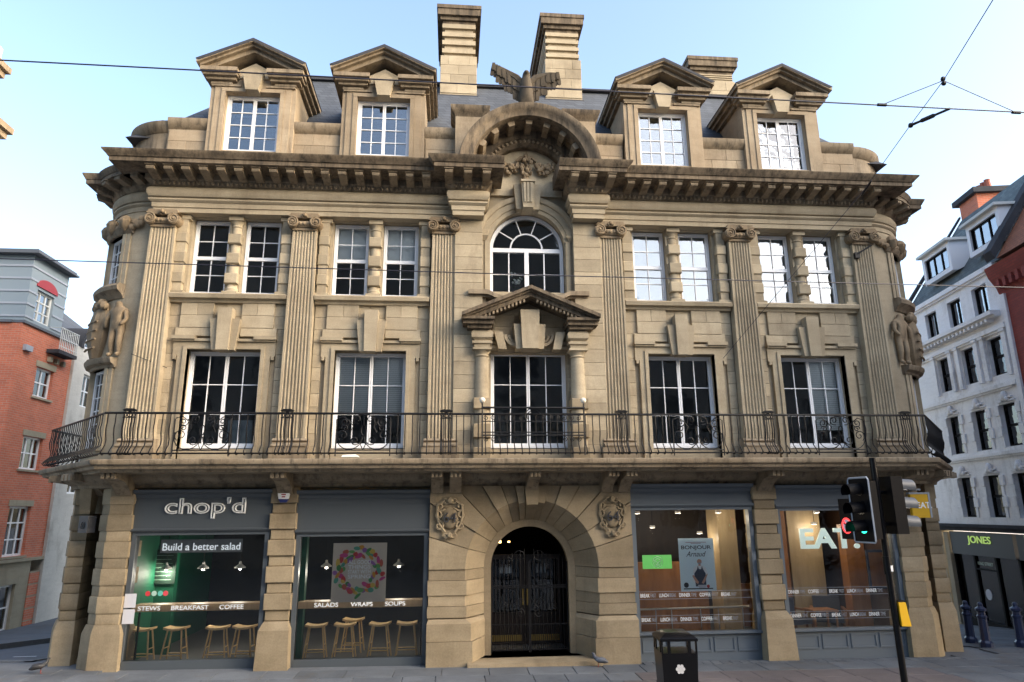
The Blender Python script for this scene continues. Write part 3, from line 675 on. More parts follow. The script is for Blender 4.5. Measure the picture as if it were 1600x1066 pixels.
for s_, (x0, x1, x2, x3), y in ((0, (-.12, .12, .155, -.155), -.40), (-1, (-.27, -.13, -.16, -.33), -.28), (1, (.13, .27, .33, .16), -.28)):
    k = MB(); k.prxz([(x0, 9.86), (x1, 9.86), (x2, 10.50), (x3, 10.50)], y, .05)
    if s_ == 0:
        for xx in (-.07, 0, .07): k.prxz([(xx-.022, 9.98), (xx+.022, 9.98), (xx*1.2+.028, 10.48), (xx*1.2-.028, 10.48)], y-.035, y+.01)
        k.box(-.17, .17, y-.05, .05, 10.50, 10.55)
    k.build('keystone', 'stone', AR)
# great segmental arch over the cornice
g = MB(); CZ = 10.53
g.arc(0, CZ, [(1.34, -.92), (1.36, -1.0), (1.46, -1.02), (1.50, -1.06), (1.58, -1.10), (1.64, -1.10), (1.66, -1.05), (1.66, .3), (1.34, .3)], 6, 174, 40)
G_ = part(g, 'great_arch', 'stone_sooty')
ra = MB(); ra.arc(0, CZ, [(.98, -.22), (1.04, -.30), (1.12, -.30), (1.16, -.36), (1.18, -.36), (1.345, -.36), (1.345, .2), (.98, .2)], 4, 176, 36); ra.build('inner_ring', 'stone_sooty', G_)
tm = MB(); tm.prxz(circ(0, CZ, 1.0, 28, 0, 180)+[(-1, 10.3), (1, 10.3)], -.06, .3); tm.build('tympanum', 'stone', G_)
for k in range(9):
    a = R(14+k*19); b = MB(); r0, r1 = 1.20, 1.345
    c_, s_ = math.cos(a), math.sin(a); q = lambda r, t: (r*c_-t*s_, CZ+r*s_+t*c_)
    b.loft([[(*q(r, t), 0) for r, t in ((r0, -.075), (r0, .075), (r1, .075), (r1, -.075))]]*1+[], cap=False) if False else None
    b.prxz([q(r0+.03, -.07), q(r0+.03, .07), q(r1, .085), q(r1, -.085)], -.84, -.3); b.build('modillion', 'stone_weather', G_)
eg = MB()
for k in range(28): a = R(12+k*5.8); eg.ball((1.09*math.cos(a), -.31, CZ+1.09*math.sin(a)), .042, 6)
o = eg.build('egg_and_dart', 'stone_weather', G_); o['kind'] = 'stuff'
fe = MB(); rn = random.Random(11)
for s in (-1, 1):
    for k in range(46):
        t = rn.random(); x = s*(.20+.46*t); dz = rn.uniform(-1, 1)*(.05+.09*math.sin(math.pi*t))
        fe.ball((x, -.12-rn.uniform(0, .08), 11.12-.16*math.sin(math.pi*(.15+.8*t))+dz), rn.uniform(.03, .062), 6)
    fe.tube([(s*.02, -.12, 11.30), (s*.14, -.14, 11.26), (s*.24, -.12, 11.18)], [.04, .05, .04], 5)
    fe.prxz([(s*.62, 11.06), (s*.72, 11.16), (s*.76, 11.04), (s*.68, 10.94)], -.11, -.05)
for k in range(50):
    t = rn.random(); w_ = .14*math.sin(math.pi*(.12+.8*t)); fe.ball((rn.uniform(-w_, w_), -.13-rn.uniform(0, .10), 11.28-.62*t), rn.uniform(.03, .06), 6)
fe.prxz([(-.09, 11.25), (0, 11.46), (.09, 11.25)], -.14, -.05)
fe.build('carved_festoon', 'stone_carved', G_)
# attic blocks either side of the arch
for s in (-1, 1):
    b = MB(); x0, x1 = sorted((s*1.72, s*1.0)); b.box(x0, x1, -.15, .6, 10.75, 12.32); A = part(b, 'attic_block', 'stone_stained')
    b = MB(); b.sweep([(x0, .6), (x0, -.15), (x1, -.15), (x1, .6)], [(-.1, 12.32), (.0, 12.32), (.03, 12.40), (.09, 12.46), (.12, 12.53), (.12, 12.58), (-.1, 12.6)]); b.build('coping', 'stone_sooty', A)
# parapet between the dormers
pr = [(-.35, 10.7), (0, 10.7), (0, 11.85), (.03, 11.88), (.09, 11.96), (.11, 12.04), (.11, 12.10), (-.35, 12.12)]
for x0, x1 in ((-8.5, -7.5), (-5.72, -4.46), (-2.46, -1.70), (1.70, 2.46), (4.46, 5.72), (7.5, 8.5)):
    b = MB(); b.sweep([(x0, .12), (x1, .12)], pr); A = part(b, 'parapet', 'stone_weather')
    ashlar(A, x0+.02, x1-.02, 10.95, 11.83, .14, .035, .3, .7, seed=int(x0*7), mat='stone_stained')
# ------------------------------------------------------------------ dormers, roof, chimneys, eagle
def dormer(c, i):
    b = MB()
    b.box(c-1.0, c-.64, 0, .5, 10.72, 12.95); b.box(c+.64, c+1.0, 0, .5, 10.72, 12.95); b.box(c-.64, c+.64, 0, .5, 12.82, 12.95); b.box(c-.64, c+.64, 0, .5, 10.72, 11.28)
    for s in (-1, 1):
        x0, x1 = sorted((c+s*1.0, c+s*.86)); b.box(x0, x1, .5, 3.2, 11.6, 13.2)             # cheeks
        x0, x1 = sorted((c+s*.64, c+s*.74)); b.box(x0, x1, -.045, .02, 11.0, 12.90)              # architrave strips
        x0, x1 = sorted((c+s*.745, c+s*.90)); b.box(x0, x1, -.025, .02, 11.0, 12.98)
    b.box(c-.74, c+.74, -.05, .02, 12.825, 12.92); b.box(c-1.0, c+1.0, .0, .5, 12.95, 13.22)
    D = part(b, 'dormer', 'stone_stained')
    p = MB()
    for s in (-1, 1):
        x0, x1 = sorted((c+s*1.0, c+s*.50)); p.box(x0, x1, -.07, .05, 13.0, 13.06); x0, x1 = sorted((c+s*.98, c+s*.3)); p.box(x0, x1, -.06, .05, 12.95, 13.0)
        x0, x1 = sorted((c+s*1.16, c+s*.36)); p.box(x0, x1, -.22, .1, 13.15, 13.22); x0, x1 = sorted((c+s*1.10, c+s*.40)); p.box(x0, x1, -.14, .1, 13.08, 13.15)
        x0, x1 = sorted((c+s*1.20, c+s*.34)); p.box(x0, x1, -.30, .1, 13.22, 13.32)
        # raking cornice in three steps and the eaves running back to the roof
        sl = .62/1.25
        for lo, hi, y0, ex in ((13.20, 13.33, -.22, 1.14), (13.31, 13.38, -.32, 1.20), (13.37, 13.47, -.40, 1.26)):
            p.prxz([(c, lo+sl*1.2), (c+s*ex, lo+sl*(1.2-ex)), (c+s*ex, hi+sl*(1.2-ex)), (c, hi+sl*1.2)], y0, .25)
        for xo, z0, z1 in ((1.26, 13.34, 13.44), (1.18, 13.25, 13.34), (1.09, 13.14, 13.25)):
            x0, x1 = sorted((c+s*.9, c+s*xo)); p.box(x0, x1, .25, 3.2, z0, z1)
    p.build('pediment', 'stone_weather', D)
    t = MB(); t.prxz([(c-.75, 13.2), (c+.75, 13.2), (c, 13.62)], -.03, .2); t.build('tympanum', 'stone', D)
    k = MB(); k.prxz([(c-.15, 12.80), (c+.15, 12.80), (c+.24, 13.26), (c-.24, 13.26)], -.19, .1); k.prxz([(c-.25, 13.26), (c+.25, 13.26), (c, 13.42)], -.16, .1); k.build('keystone', 'stone_plain', D)
    r = MB(); r.prxz([(c-1.28, 13.44), (c, 14.06), (c+1.28, 13.44), (c+1.2, 13.40), (c, 13.98), (c-1.2, 13.40)], -.41, 3.3); r.build('lead_roof', 'lead_dark', D)
    casement(c-.64, c+.64, 11.28, 12.82, .2, 2, 4, BLD, fr=.055, glassmat='glass_sky')
    bk = MB(); bk.box(c-.8, c+.8, 1.3, 1.35, 11.2, 13); bk.build('room_back', 'room_blue', D)
for i, c in enumerate((-6.58, -3.47, 3.50, 6.60)): dormer(c, i)
rf = MB(); e = .6
def hip(z0, i0, z1, i1):
    q = lambda i, z: [(-9.3+i, .55+i, z), (9.3-i, .55+i, z), (9.3-i, 13-i, z), (-9.3+i, 13-i, z)]
    rf.loft([q(i0, z0), q(i1, z1)])
hip(11.9, 0, 15.25, 2.4); RF = part(rf, 'roof', 'slate')
rf = MB(); hip(15.25, 2.3, 15.33, 2.3); rf.build('lead_ridge', 'lead_dark', RF)
rf = MB(); hip(11.7, -.25, 12.25, .3); hip(12.32, .15, 12.4, .32); hip(12.5, .28, 12.58, .44); rf.build('lead_gutter', 'lead_dark', RF)
def chimney(x0, x1, y0, y1, zb, zm, zt, pots=0):
    b = MB(); b.box(x0, x1, y0, y1, zb, zm); Cn = part(b, 'chimney', 'stone_plain'); n = 4; h = (zt-.55-zm)/(2*n)
    ashlar(Cn, x0, x1, zb+.4, zm, y0, .02, .33, .6, seed=int(x0*10), mat='stone')
    for k in range(n):
        b = MB(); i = .07; b.box(x0+i+.04, x1-i-.04, y0+i+.04, y1-i, zm+2*k*h, zm+(2*k+1)*h); b.box(x0+i-.03, x1-i+.03, y0+i-.03, y1-i, zm+(2*k+1)*h, zm+(2*k+2)*h); b.build('band', 'stone', Cn)
    b = MB(); i = .07
    for z0, z1, o in ((zt-.55, zt-.45, .02), (zt-.45, zt-.33, .09), (zt-.33, zt-.12, .17), (zt-.12, zt, .20)): b.box(x0+i-o, x1-i+o, y0+i-o, y1-i+o, z0, z1)
    b.build('cap', 'stone_sooty', Cn)
    b = MB(); b.box(x0-.05, x1+.05, y0-.05, y1, zb, zb+.32); b.build('flashing', 'lead_dark', Cn)
    for k in range(pots): b = MB(); b.lathe([(.12, zt), (.12, zt+.05), (.09, zt+.08), (.08, zt+.28), (.1, zt+.3)], x0+.4+k*.5, y0+.4, 8); b.build('chimney_pot', 'stone_carved', Cn)
chimney(-2.19, -1.12, 2.6, 4.9, 14.4, 16.05, 17.74); chimney(.91, 2.0, 2.6, 5.4, 14.4, 16.10, 17.62); chimney(5.95, 7.40, 4.0, 5.4, 14.8, 16.6, 17.45, 1)
# eagle
EG = thing('stone_eagle', 'weathered stone eagle with raised wings perched on top of the round arched gable', 'statue', (-.03, -.55, 12.17))
skin('body', [(0, .02, .26), (0, 0, .52), (0, -.05, .80), (0, -.08, .98), (0, -.13, 1.08), (0, -.24, 1.05), (.11, 0, .2), (.12, -.03, .0), (-.11, 0, .2), (-.12, -.03, 0), (0, .16, .14), (0, .22, -.02)],
     [(0, 1), (1, 2), (2, 3), (3, 4), (4, 5), (0, 6), (6, 7), (0, 8), (8, 9), (0, 10), (10, 11)], [.15, .19, .17, .10, .095, .035, .09, .06, .09, .06, .10, .08], 'stone_eagle', EG)
for s in (-1, 1):
    wv = MB(); arm = [(.09, .02, .86), (.24, .03, 1.02), (.42, .03, 1.14 if s < 0 else 1.10), (.60, .04, 1.27 if s < 0 else 1.17), (.78, .04, 1.38 if s < 0 else 1.20)]
    wv.tube([(s*x, y, z) for x, y, z in arm], [.10, .11, .085, .06, .03], 6)
    n = 13
    for row, (ln0, yo_, wd) in enumerate(((1.0, .02, .046), (.6, -.02, .044))):
        for k in range(n):
            t = k/(n-1); i = min(3, int(t*4)); f = t*4-i; px = arm[i][0]*(1-f)+arm[i+1][0]*f; pz = arm[i][2]*(1-f)+arm[i+1][2]*f
            ln = ln0*(.70-.34*t+.05*math.sin(k*2.1)); an = .0+.45*t*t
            ex, ez = px+ln*math.sin(an)*.55-.04, pz-ln*math.cos(an); y0 = yo_+.014*(k % 2)
            q = lambda cx_, w_, z_, th: [(s*(cx_-w_), y0-th, z_), (s*(cx_+w_), y0-th, z_), (s*(cx_+w_), y0+th, z_), (s*(cx_-w_), y0+th, z_)]
            wv.loft([q(px, wd*.8, pz, .02), q(px*.4+ex*.6, wd*1.05, pz*.4+ez*.6, .02), q(ex, wd*.9, ez+.03, .016), q(ex, .02, ez, .01)])
    wv.build('wing', 'stone_eagle', EG)
pb = MB(); pb.box(-.28, .28, -.2, .3, -.14, .02); pb.box(-.22, .22, -.15, .25, .02, .06); pb.build('perch', 'stone_weather', EG)

# ------------------------------------------------------------------ balcony
SL = [(-11.25, 9), (-11.25, 1.95), (-8.52, -1.30), (8.52, -1.30), (11.25, 1.95), (11.25, 9)]
b = MB(); b.sweep(SL, [(-1.2, 3.76), (-.22, 3.76), (-.20, 3.80), (-.10, 3.82), (-.08, 3.87), (-.02, 3.90), (0, 3.94), (0, 3.985), (-.03, 4.0), (-1.2, 4.03)])
b.box(-8.6, 8.6, -1.0, .2, 3.80, 4.02)
for s in (-1, 1): b.prxy([(s*8.4, -.9), (s*10.6, 1.9), (s*10.6, 9), (s*8.4, 9)], 3.80, 4.02)
BAL = part(b, 'balcony_slab', 'stone_weather')
b = MB(); b.sweep([(-9.9, 9), (-9.9, 1.4)]+arcpath(-8.5, 1.4, 180, 270, 8)[1:]+arcpath(8.5, 1.4, 270, 360, 8)+[(9.9, 9)], [(-.2, 3.50), (.08, 3.50), (.10, 3.56), (.26, 3.66), (.30, 3.74), (.30, 3.765), (-.2, 3.765)]); part(b, 'balcony_bed', 'stone_weather')
# consoles
b = MB(); b.pryz([(.1, 3.79), (-.92, 3.79), (-.95, 3.72), (-.90, 3.66), (-.78, 3.64), (-.55, 3.60), (-.32, 3.46), (-.22, 3.36), (.1, 3.34)], -.13, .13)
for k in (-1, 0, 1): b.box(k*.085-.028, k*.085+.028, -.97, -.9, 3.65, 3.77)
me_con = b.mesh('console'); me_con.materials.append(MAT['stone_weather'])
for x in (-8.32, -5.13, -2.0, -1.62, 0, 1.62, 2.0, 5.13, 8.32): put('console', me_con, BAL, (x, 0, 0)).scale = (1.15 if abs(x) > 3 else .95, 1, 1)
for s in (-1, 1):
    for a in (205, 240):
        o = put('console', me_con, BAL, (s*8.5-s*.95*math.cos(R(a)), 1.4+.95*math.sin(R(a)), 0)); o.rotation_euler = (0, 0, -s*R(a-270)); o.scale = (1.3, 1.0, 1)
# railing
RP = [(-11.02, 9), (-11.02, 1.85), (-8.43, -1.14), (8.43, -1.14), (11.02, 1.85), (11.02, 9)]
b = MB()
for z, r in ((4.90, .024), (4.115, .016)):
    for i in range(5): b.tube([(*RP[i], z), (*RP[i+1], z)], r, 6)
RL = part(b, 'railing', 'iron')
prof = [(0, 4.90), (0, 4.72), (.015, 4.60), (.0, 4.48), (-.03, 4.38), (-.02, 4.28), (.05, 4.19), (.09, 4.13), (.05, 4.085), (0, 4.09)]
b = MB(); b.tube([(0, -o*1.25, z) for o, z in prof], .0115, 5); me_bar = b.mesh('baluster', 60); me_bar.materials.append(MAT['iron'])
POSTX = (-7.97, -4.97, -1.83, 1.78, 4.93, 7.97); PAN = ((-7.10, -6.02), (-4.0, -2.92), (2.84, 3.90), (5.94, 7.0))
def skip(x): return any(a+.02 < x < c-.02 for a, c in PAN)
x = -8.38
while x < 8.4:
    if not skip(x): put('baluster', me_bar, RL, (x, -1.14, 0))
    x += .147
for s in (-1, 1):
    p, q = Vector((s*8.43, -1.14)), Vector((s*11.02, 1.85)); L_ = (q-p).length; n = int(L_/.15)
    for k in range(1, n+1):
        c = p+(q-p)*k/n; o = put('baluster', me_bar, RL, (c.x, c.y, 0)); o.rotation_euler = (0, 0, s*math.atan2(2.99, 2.59))
    for k in range(1, 20): o = put('baluster', me_bar, RL, (s*11.02, 1.85+k*.15, 0)); o.rotation_euler = (0, 0, s*R(90))
# standards with a pierced box on top
b = MB()
for dx in (-.10, .10): b.tube([(dx, -.0-o*1.25, z) for o, z in prof], .014, 5)
for dx in (-.05, 0, .05): b.tube([(dx, 0-o*1.25, z) for o, z in prof], .008, 5)
b.box(-.12, .12, -.02, .02, 4.93, 4.95); b.box(-.12, .12, -.02, .02, 4.80, 4.815); b.prxz([(-.14, 4.955), (.14, 4.955), (.07, 4.985), (-.07, 4.985)], -.03, .03)
b.tube([(.045*math.cos(R(a)), 0, 4.873+.055*math.sin(R(a))) for a in range(0, 360, 30)], .010, 5, True)
for dx in (-.085, .085): b.tube([(dx+.03*math.cos(R(a)), 0, 4.873+.05*math.sin(R(a))) for a in range(0, 360, 45)], .007, 4, True)
me_post = b.mesh('standard', 60); me_post.materials.append(MAT['iron'])
for x in POSTX: put('standard', me_post, RL, (x, -1.16, 0))
def spiral(b, cx, cz, r, a0, turns, y, rad=.011, s=1, n=16):
    b.tube([(cx+s*(r*(1-.85*k/n))*math.cos(R(a0+turns*360*k/n)), y, cz+(r*(1-.85*k/n))*math.sin(R(a0+turns*360*k/n))) for k in range(n+1)], rad, 4)
b = MB(); y = -.04
for sx in (-.53, .53): b.tube([(sx, y, 4.05), (sx, y, 4.78)], .013, 5)
b.tube([(-.53, y, 4.17), (.53, y, 4.17)], .012, 5)
for s in (-1, 1):
    b.tube([(s*(.27+.25*math.cos(R(a))), y, 4.43+.25*math.sin(R(a))) for a in range(180, 400, 20)], .011, 4)
    spiral(b, s*.16, 4.36, .10, 200, 1.4, y, s=s); spiral(b, s*.40, 4.46, .12, -60, 1.4, y, s=s); spiral(b, s*.13, 4.78, .10, 250, 1.5, y, s=s); spiral(b, s*.37, 4.72, .10, 150, 1.5, y, s=s); spiral(b, s*.36, 4.60, .07, 0, 1.3, y, s=s)
    b.tube([(s*.52, y, 4.79), (s*.40, y, 4.83), (s*.28, y, 4.74), (s*.2, y, 4.64), (s*.26, y, 4.52)], .011, 4)
    b.tube([(0, y, 4.87), (s*.1, y, 4.86), (s*.2, y, 4.80), (s*.22, y, 4.70)], .011, 4)
b.tube([(.045*math.cos(R(a)), y, 4.56+.10*math.sin(R(a))) for a in range(0, 360, 30)], .011, 4, True); b.tube([(0, y, 4.17), (.05, y, 4.28), (0, y, 4.46), (-.05, y, 4.28), (0, y, 4.17)], .010, 4); b.tube([(0, y, 4.66), (0, y, 4.88)], .010, 4)
me_pan = b.mesh('scroll_panel', 60); me_pan.materials.append(MAT['iron'])
for a, c in PAN: put('scroll_panel', me_pan, RL, ((a+c)/2, -1.16, 0))
b = MB(); y = -1.24
for sx in (-1.10, .98): b.tube([(sx, y, 4.06), (sx, y, 5.12)], .016, 5)
for z, r in ((5.02, .022), (4.74, .012), (4.52, .012), (4.46, .014)): b.tube([(-1.12, y, z), (1.0, y, z)], r, 5)
for k in range(14):
    x = -1.02+k*.145
    if abs(x+.06) > .16: spiral(b, x, 4.81, .055, 90 if x < 0 else 90, 1.4, y, .008, 1 if x < 0 else -1, 12)
    if k < 3 or k > 10: spiral(b, x, 4.38, .055, 90, 1.4, y, .008, 1 if x < 0 else -1, 12)
b.tube([(-.06+.17*math.cos(R(a)), y, 4.86+.15*math.sin(R(a))) for a in range(-30, 215, 20)], .012, 4); b.tube([(-.06+.13*math.cos(R(a)), y, 4.84+.12*math.sin(R(a))) for a in range(-30, 215, 20)], .010, 4)
CP = b.build('centre_panel', 'iron', RL)
for sx in (-1.10, .98): b = MB(); b.ball((sx, -1.24, 5.17), .06, 10); b.build('finial', 'ball_cream', RL)
# ------------------------------------------------------------------ ground floor: piers
ROWS = []; z = 3.49
for k in range(5): ROWS += [(z-.315, z, 1), (z-.52, z-.315, 0)]; z -= .52
def pier(cx, hw):
    b = MB(); b.box(cx-hw+.06, cx+hw-.06, -.04, .5, .0, 3.5); Pn = part(b, 'pier', 'stone_low')
    for z0, z1, wd in ROWS: block(Pn, cx-hw+(0 if wd else .035), cx+hw-(0 if wd else .035), .4, .55 if wd else .50, z0, z1, 'stone_low', .014, .004, 'rusticated_block')
    b = MB(); b.frus((cx-hw-.05, cx+hw+.05, -.34, .4, -.15), (cx-hw-.02, cx+hw+.02, -.30, .4, .74)); b.frus((cx-hw-.02, cx+hw+.02, -.30, .4, .74), (cx-hw+.04, cx+hw-.04, -.16, .4, .885)); b.build('plinth', 'stone_low', Pn)
for s in (-1, 1): pier(s*5.15, .275)
def poly_pier(poly, name='corner_pier'):
    """pier on a polygonal plan, rows of stones alternately proud"""
    cx = sum(p[0] for p in poly)/len(poly); cy = sum(p[1] for p in poly)/len(poly)
    g = lambda k: [(cx+(x-cx)*k, cy+(y-cy)*k) for x, y in poly]
    b = MB(); b.prxy(g(.9), 0, 3.75); Pn = part(b, name, 'stone_low')
    for z0, z1, wd in ROWS: b = MB(); p0 = g(1.0 if wd else .93); p1 = g(.985 if wd else .915); b.loft([[(x, y, zz) for x, y in p] for p, zz in ((p1, z0+.003), (p0, z0+.016), (p0, z1-.016), (p1, z1-.003))]); b.build('rusticated_block', 'stone_low', Pn)
    b = MB(); b.loft([[(x, y, zz) for x, y in g(k)] for k, zz in ((1.22, -.2), (1.17, .72), (1.0, .885))]); b.build('plinth', 'stone_low', Pn)
    return Pn
for s in (-1, 1):
    m_ = lambda P: [(s*-x, y) for x, y in (P if s < 0 else P)]
    A = [(-8.13, .45), (-8.13, -.14), (-8.60, -.14), (-8.84, .05), (-8.78, .45)]
    Bp = [(-9.30, .55), (-9.62, .52), (-9.82, .85), (-9.90, 1.7), (-9.35, 1.7)]
    if s > 0: A = [(-x, y) for x, y in A]; Bp = [(-x, y) for x, y in Bp]
    poly_pier(A); poly_pier(Bp)
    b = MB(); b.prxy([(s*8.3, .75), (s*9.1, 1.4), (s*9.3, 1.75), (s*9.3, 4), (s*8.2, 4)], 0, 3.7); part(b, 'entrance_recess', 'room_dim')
    b = MB(); b.prxy([(s*8.6, .2), (s*9.6, .95), (s*9.2, 1.3), (s*8.5, .7)], -.2, .14); part(b, 'entrance_step', 'stone_low')
    b = MB(); b.prxy([(s*8.75, .22), (s*9.62, .95), (s*9.5, 1.3), (s*8.7, .6)], 3.0, 3.75); part(b, 'entrance_lintel', 'stone_low')
    # post-like bracket above the corner door
    b = MB(); b.frus((s*9.27-.10, s*9.27+.10, .28, .5, 3.0), (s*9.27-.13, s*9.27+.13, .15, .5, 3.78)); part(b, 'corner_bracket', 'stone_low')
# upper wall between piers and slab (behind fascias)
b = MB(); b.box(-8.2, -2.1, .12, .5, 3.45, 3.8); b.box(2.1, 8.2, .12, .5, 3.45, 3.8); part(b, 'lintel_wall', 'stone_low')
for s in (-1, 1): b = MB(); x0, x1 = sorted((s*9.88, s*9.5)); b.box(x0, x1, 1.75, 14, -1.2, 3.7); part(b, 'side_wall', 'stone_low')
b = MB(); b.box(-9.85, 9.85, 13.7, 14, -1.2, 11.9); part(b, 'rear_wall', 'stone_plain')
# ------------------------------------------------------------------ portal
ZC = 1.81
b = MB(); b.box(-2.1, -1.45, .0, .5, 0, 3.5); b.box(1.45, 2.1, .0, .5, 0, 3.5); b.box(-2.1, 2.1, .1, .5, 3.42, 3.8); PO = part(b, 'portal', 'stone_low')
yo = -.12
def bound(a):
    c, s = math.cos(a), math.sin(a); t = min(2.15/abs(c) if abs(c) > 1e-6 else 99, (3.50-ZC)/s if s > 1e-6 else 99); return t
edges_ = [0, 17, 32, 46, 58, 69, 78, 84.5, 95.5, 102, 111, 122, 134, 148, 163, 180]
for i in range(len(edges_)-1):
    a0, a1 = R(edges_[i]+.25), R(edges_[i+1]-.25); key = edges_[i] == 84.5; near = edges_[i] in (78, 95.5)
    y = yo-(.16 if key else .07 if near else (.0 if i % 2 else .03)); rf_ = 1.40-(.10 if key else .05 if near else 0)
    t0, t1 = bound(a0), bound(a1); out = [(t1*math.cos(a1), ZC+t1*math.sin(a1))]
    ca = math.atan2(3.50-ZC, 2.15)
    for cc, xx in ((ca, 2.15), (math.pi-ca, -2.15)):
        out.append((xx, 3.50) if a0 < cc < a1 else out[-1])
    out.append((t0*math.cos(a0), ZC+t0*math.sin(a0)))
    n = 3; inner = lambda r: [(r*math.cos(a0+(a1-a0)*k/n), ZC+r*math.sin(a0+(a1-a0)*k/n)) for k in range(n+1)]
    pts = []
    for k in range(len(out)):
        if not pts or out[k] != pts[-1]: pts.append(out[k])
    v = MB(); v.loft([[(x, .42, z) for x, z in inner(.98)+pts], [(x, y, z) for x, z in inner(rf_)+pts]]); v.build('voussoir', 'stone_low', PO, smooth=20)
jr = [(1.55, 1.81, 0), (1.24, 1.55, 1), (1.02, 1.24, 0), (.88, 1.02, 0)]
jr = [(1.60, 1.81, 0), (1.31, 1.60, 1), (1.10, 1.31, 0), (.88, 1.10, 1)]
for s in (-1, 1):
    for z0, z1, wd in jr:
        v = MB(); o = .03 if wd else 0; xo = 2.15+o*.6
        pl = [(s*(1.40-o), yo-o), (s*xo, yo-o), (s*xo, .42), (s*.98, .42)]; v.loft([[(x, y, zz) for x, y in pl] for zz in (z0+.004, z1-.004)]); v.build('rusticated_block', 'stone_low', PO, smooth=20)
    for k, (z0, z1) in enumerate(((.45, .86), (-.15, .45))):
        v = MB(); o = .10+.03*k; pl = [(s*(1.38-o), yo-.03-o), (s*(2.17), yo-.03-o), (s*2.17, .42), (s*.96, .42)]; pt = pl if k else [(s*1.38, yo-.05), (s*2.14, yo-.05), (s*2.14, .42), (s*.98, .42)]
        if k == 0: v.loft([[(x, y, zz) for x, y in q] for q, zz in ((pl, z0+.004), (pl, z1-.08), (pt, z1))])
        else: v.loft([[(x, y, zz) for x, y in q] for q, zz in ((pl, z0), (pl, z1-.004))])
        v.build('plinth_block', 'stone_low', PO, smooth=20)
v = MB(); v.arc(0, ZC, [(.84, .40), (.99, .40), (.99, .62), (.84, .62)], 0, 180, 28)
for s in (-1, 1): x0, x1 = sorted((s*.84, s*.99)); v.box(x0, x1, .40, .62, .0, ZC)
v.build('inner_surround', 'stone_low', PO)
v = MB(); v.box(-1.35, 1.35, -.45, .9, -.15, .06); v.build('door_step', 'stone_low', PO)
# doors, transom, lobby
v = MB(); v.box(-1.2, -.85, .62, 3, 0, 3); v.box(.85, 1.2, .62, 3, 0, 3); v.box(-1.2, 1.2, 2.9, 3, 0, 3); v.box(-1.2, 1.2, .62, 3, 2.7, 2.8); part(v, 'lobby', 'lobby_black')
for s in (-1, 1):
    d = MB(); x0, x1 = sorted((s*.02, s*.84)); d.box(x0, x1, 1.5, 1.55, .08, .75); d.box(x0, x0+.1, 1.5, 1.55, .75, 2.0); d.box(x1-.1, x1, 1.5, 1.55, .75, 2.0); d.box(x0+.1, x1-.1, 1.5, 1.55, 1.9, 2.0); D = part(d, 'door', 'door_wood')
    d = MB(); d.box(x0+.1, x1-.1, 1.52, 1.53, .75, 1.9); d.build('pane', 'glass', D)
    d = MB(); d.box(x0+.06, x1-.06, 1.485, 1.5, .14, .27); d.build('kick_plate', 'brass', D); d = MB(); d.box(s*.05-.012, s*.05+.012, 1.45, 1.5, .9, 1.25); d.build('handle', 'brass', D)
# iron gate
for s in (-1, 1):
    g = MB(); x0, x1 = s*.015, s*.82; y = .52
    for xx in (x0, x1): g.box(min(xx, xx+s*-.0)-.014, xx+.014, y-.014, y+.014, .08, 1.9)
    for zz in (.12, .62, 1.36, 1.40): g.box(min(x0, x1), max(x0, x1), y-.01, y+.01, zz, zz+.022)
    for k in range(1, 9): xx = x0+(x1-x0)*k/9; top = ZC+math.sqrt(max(0, .83**2-xx**2)) if k < 9 else 1.9; g.tube([(xx, y, .1), (xx, y, min(top, 1.95+.25*(1-k/9)))], .008, 5)
    for k in range(1, 18, 2): xx = x0+(x1-x0)*k/18; g.tube([(xx, y, .1), (xx, y, .62)], .006, 4)
    spiral(g, s*.2, 2.02, .14, 0, 1.4, y, .009, s); spiral(g, s*.45, 1.9, .10, 90, 1.4, y, .008, s); spiral(g, s*.2, 1.05, .12, 0, 1.5, y, .009, s); spiral(g, s*.2, .85, .1, 90, 1.5, y, .009, s); spiral(g, s*.55, 1.0, .09, 90, 1.5, y, .008, s)
    part(g, 'gate', 'iron')
# lamp glow and bottles seen through the door glass
v = MB(); v.box(-.62, -.52, 1.8, 1.86, 2.25, 2.30); v.box(-.36, -.31, 1.8, 1.84, 2.26, 2.29); simple('glow', (.9, .6, .25), .5, emit=(1, .62, .2), estr=3.0); part(v, 'lobby_lamp', 'glow')
rn = random.Random(8); 
for xs_ in ([-.55, -.50, -.42, -.38, -.33, -.29], [.33, .42, .51]):
    for x in xs_:
        b = MB(); b.lathe([(.001, 1.56), (.022, 1.57), (.022, 1.68), (.009, 1.72), (.009, 1.77)], x, 1.8, 8); o = b.build('bottle', rn.choice(('vinyl_white', 'paper', 'grey_plastic')), None); tag(o, 'small bottle standing behind the dark arched door', 'bottle', 'bottles behind the arched door')
# 64 cartouches
for s in (-1, 1):
    x = s*1.73; z = 2.86; c = MB(); c.ball((x, yo-.02, z), .24, 14, (.82, .35, 1))
    K = c.build('cartouche', 'stone_low', PO); c = MB()
    for t in (-1, 1):
        for (cx_, cz_, r_, a0, tr) in ((.20, .22, .10, 200, 1.2), (.25, .05, .09, 90, 1.0), (.22, -.17, .10, 100, 1.2), (.08, .34, .07, 180, 1.2), (.08, -.38, .06, 0, 1.2)): spiral(c, x+t*cx_, z+cz_, r_, a0, tr, yo-.06, .026, t, 12)
        c.tube([(x+t*.12, yo-.06, z+.33), (x+t*.25, yo-.06, z+.25), (x+t*.27, yo-.06, z+.05), (x+t*.22, yo-.06, z-.14), (x+t*.1, yo-.06, z-.30)], .03, 5)
    c.ball((x, yo-.07, z+.34), .07, 6); c.ball((x, yo-.07, z-.36), .06, 6); c.build('cartouche_scrolls', 'stone_low', PO)
    text('numerals', '64', .29, 'lead_dark', (x, yo-.122, z-.10), PO, depth=.014)
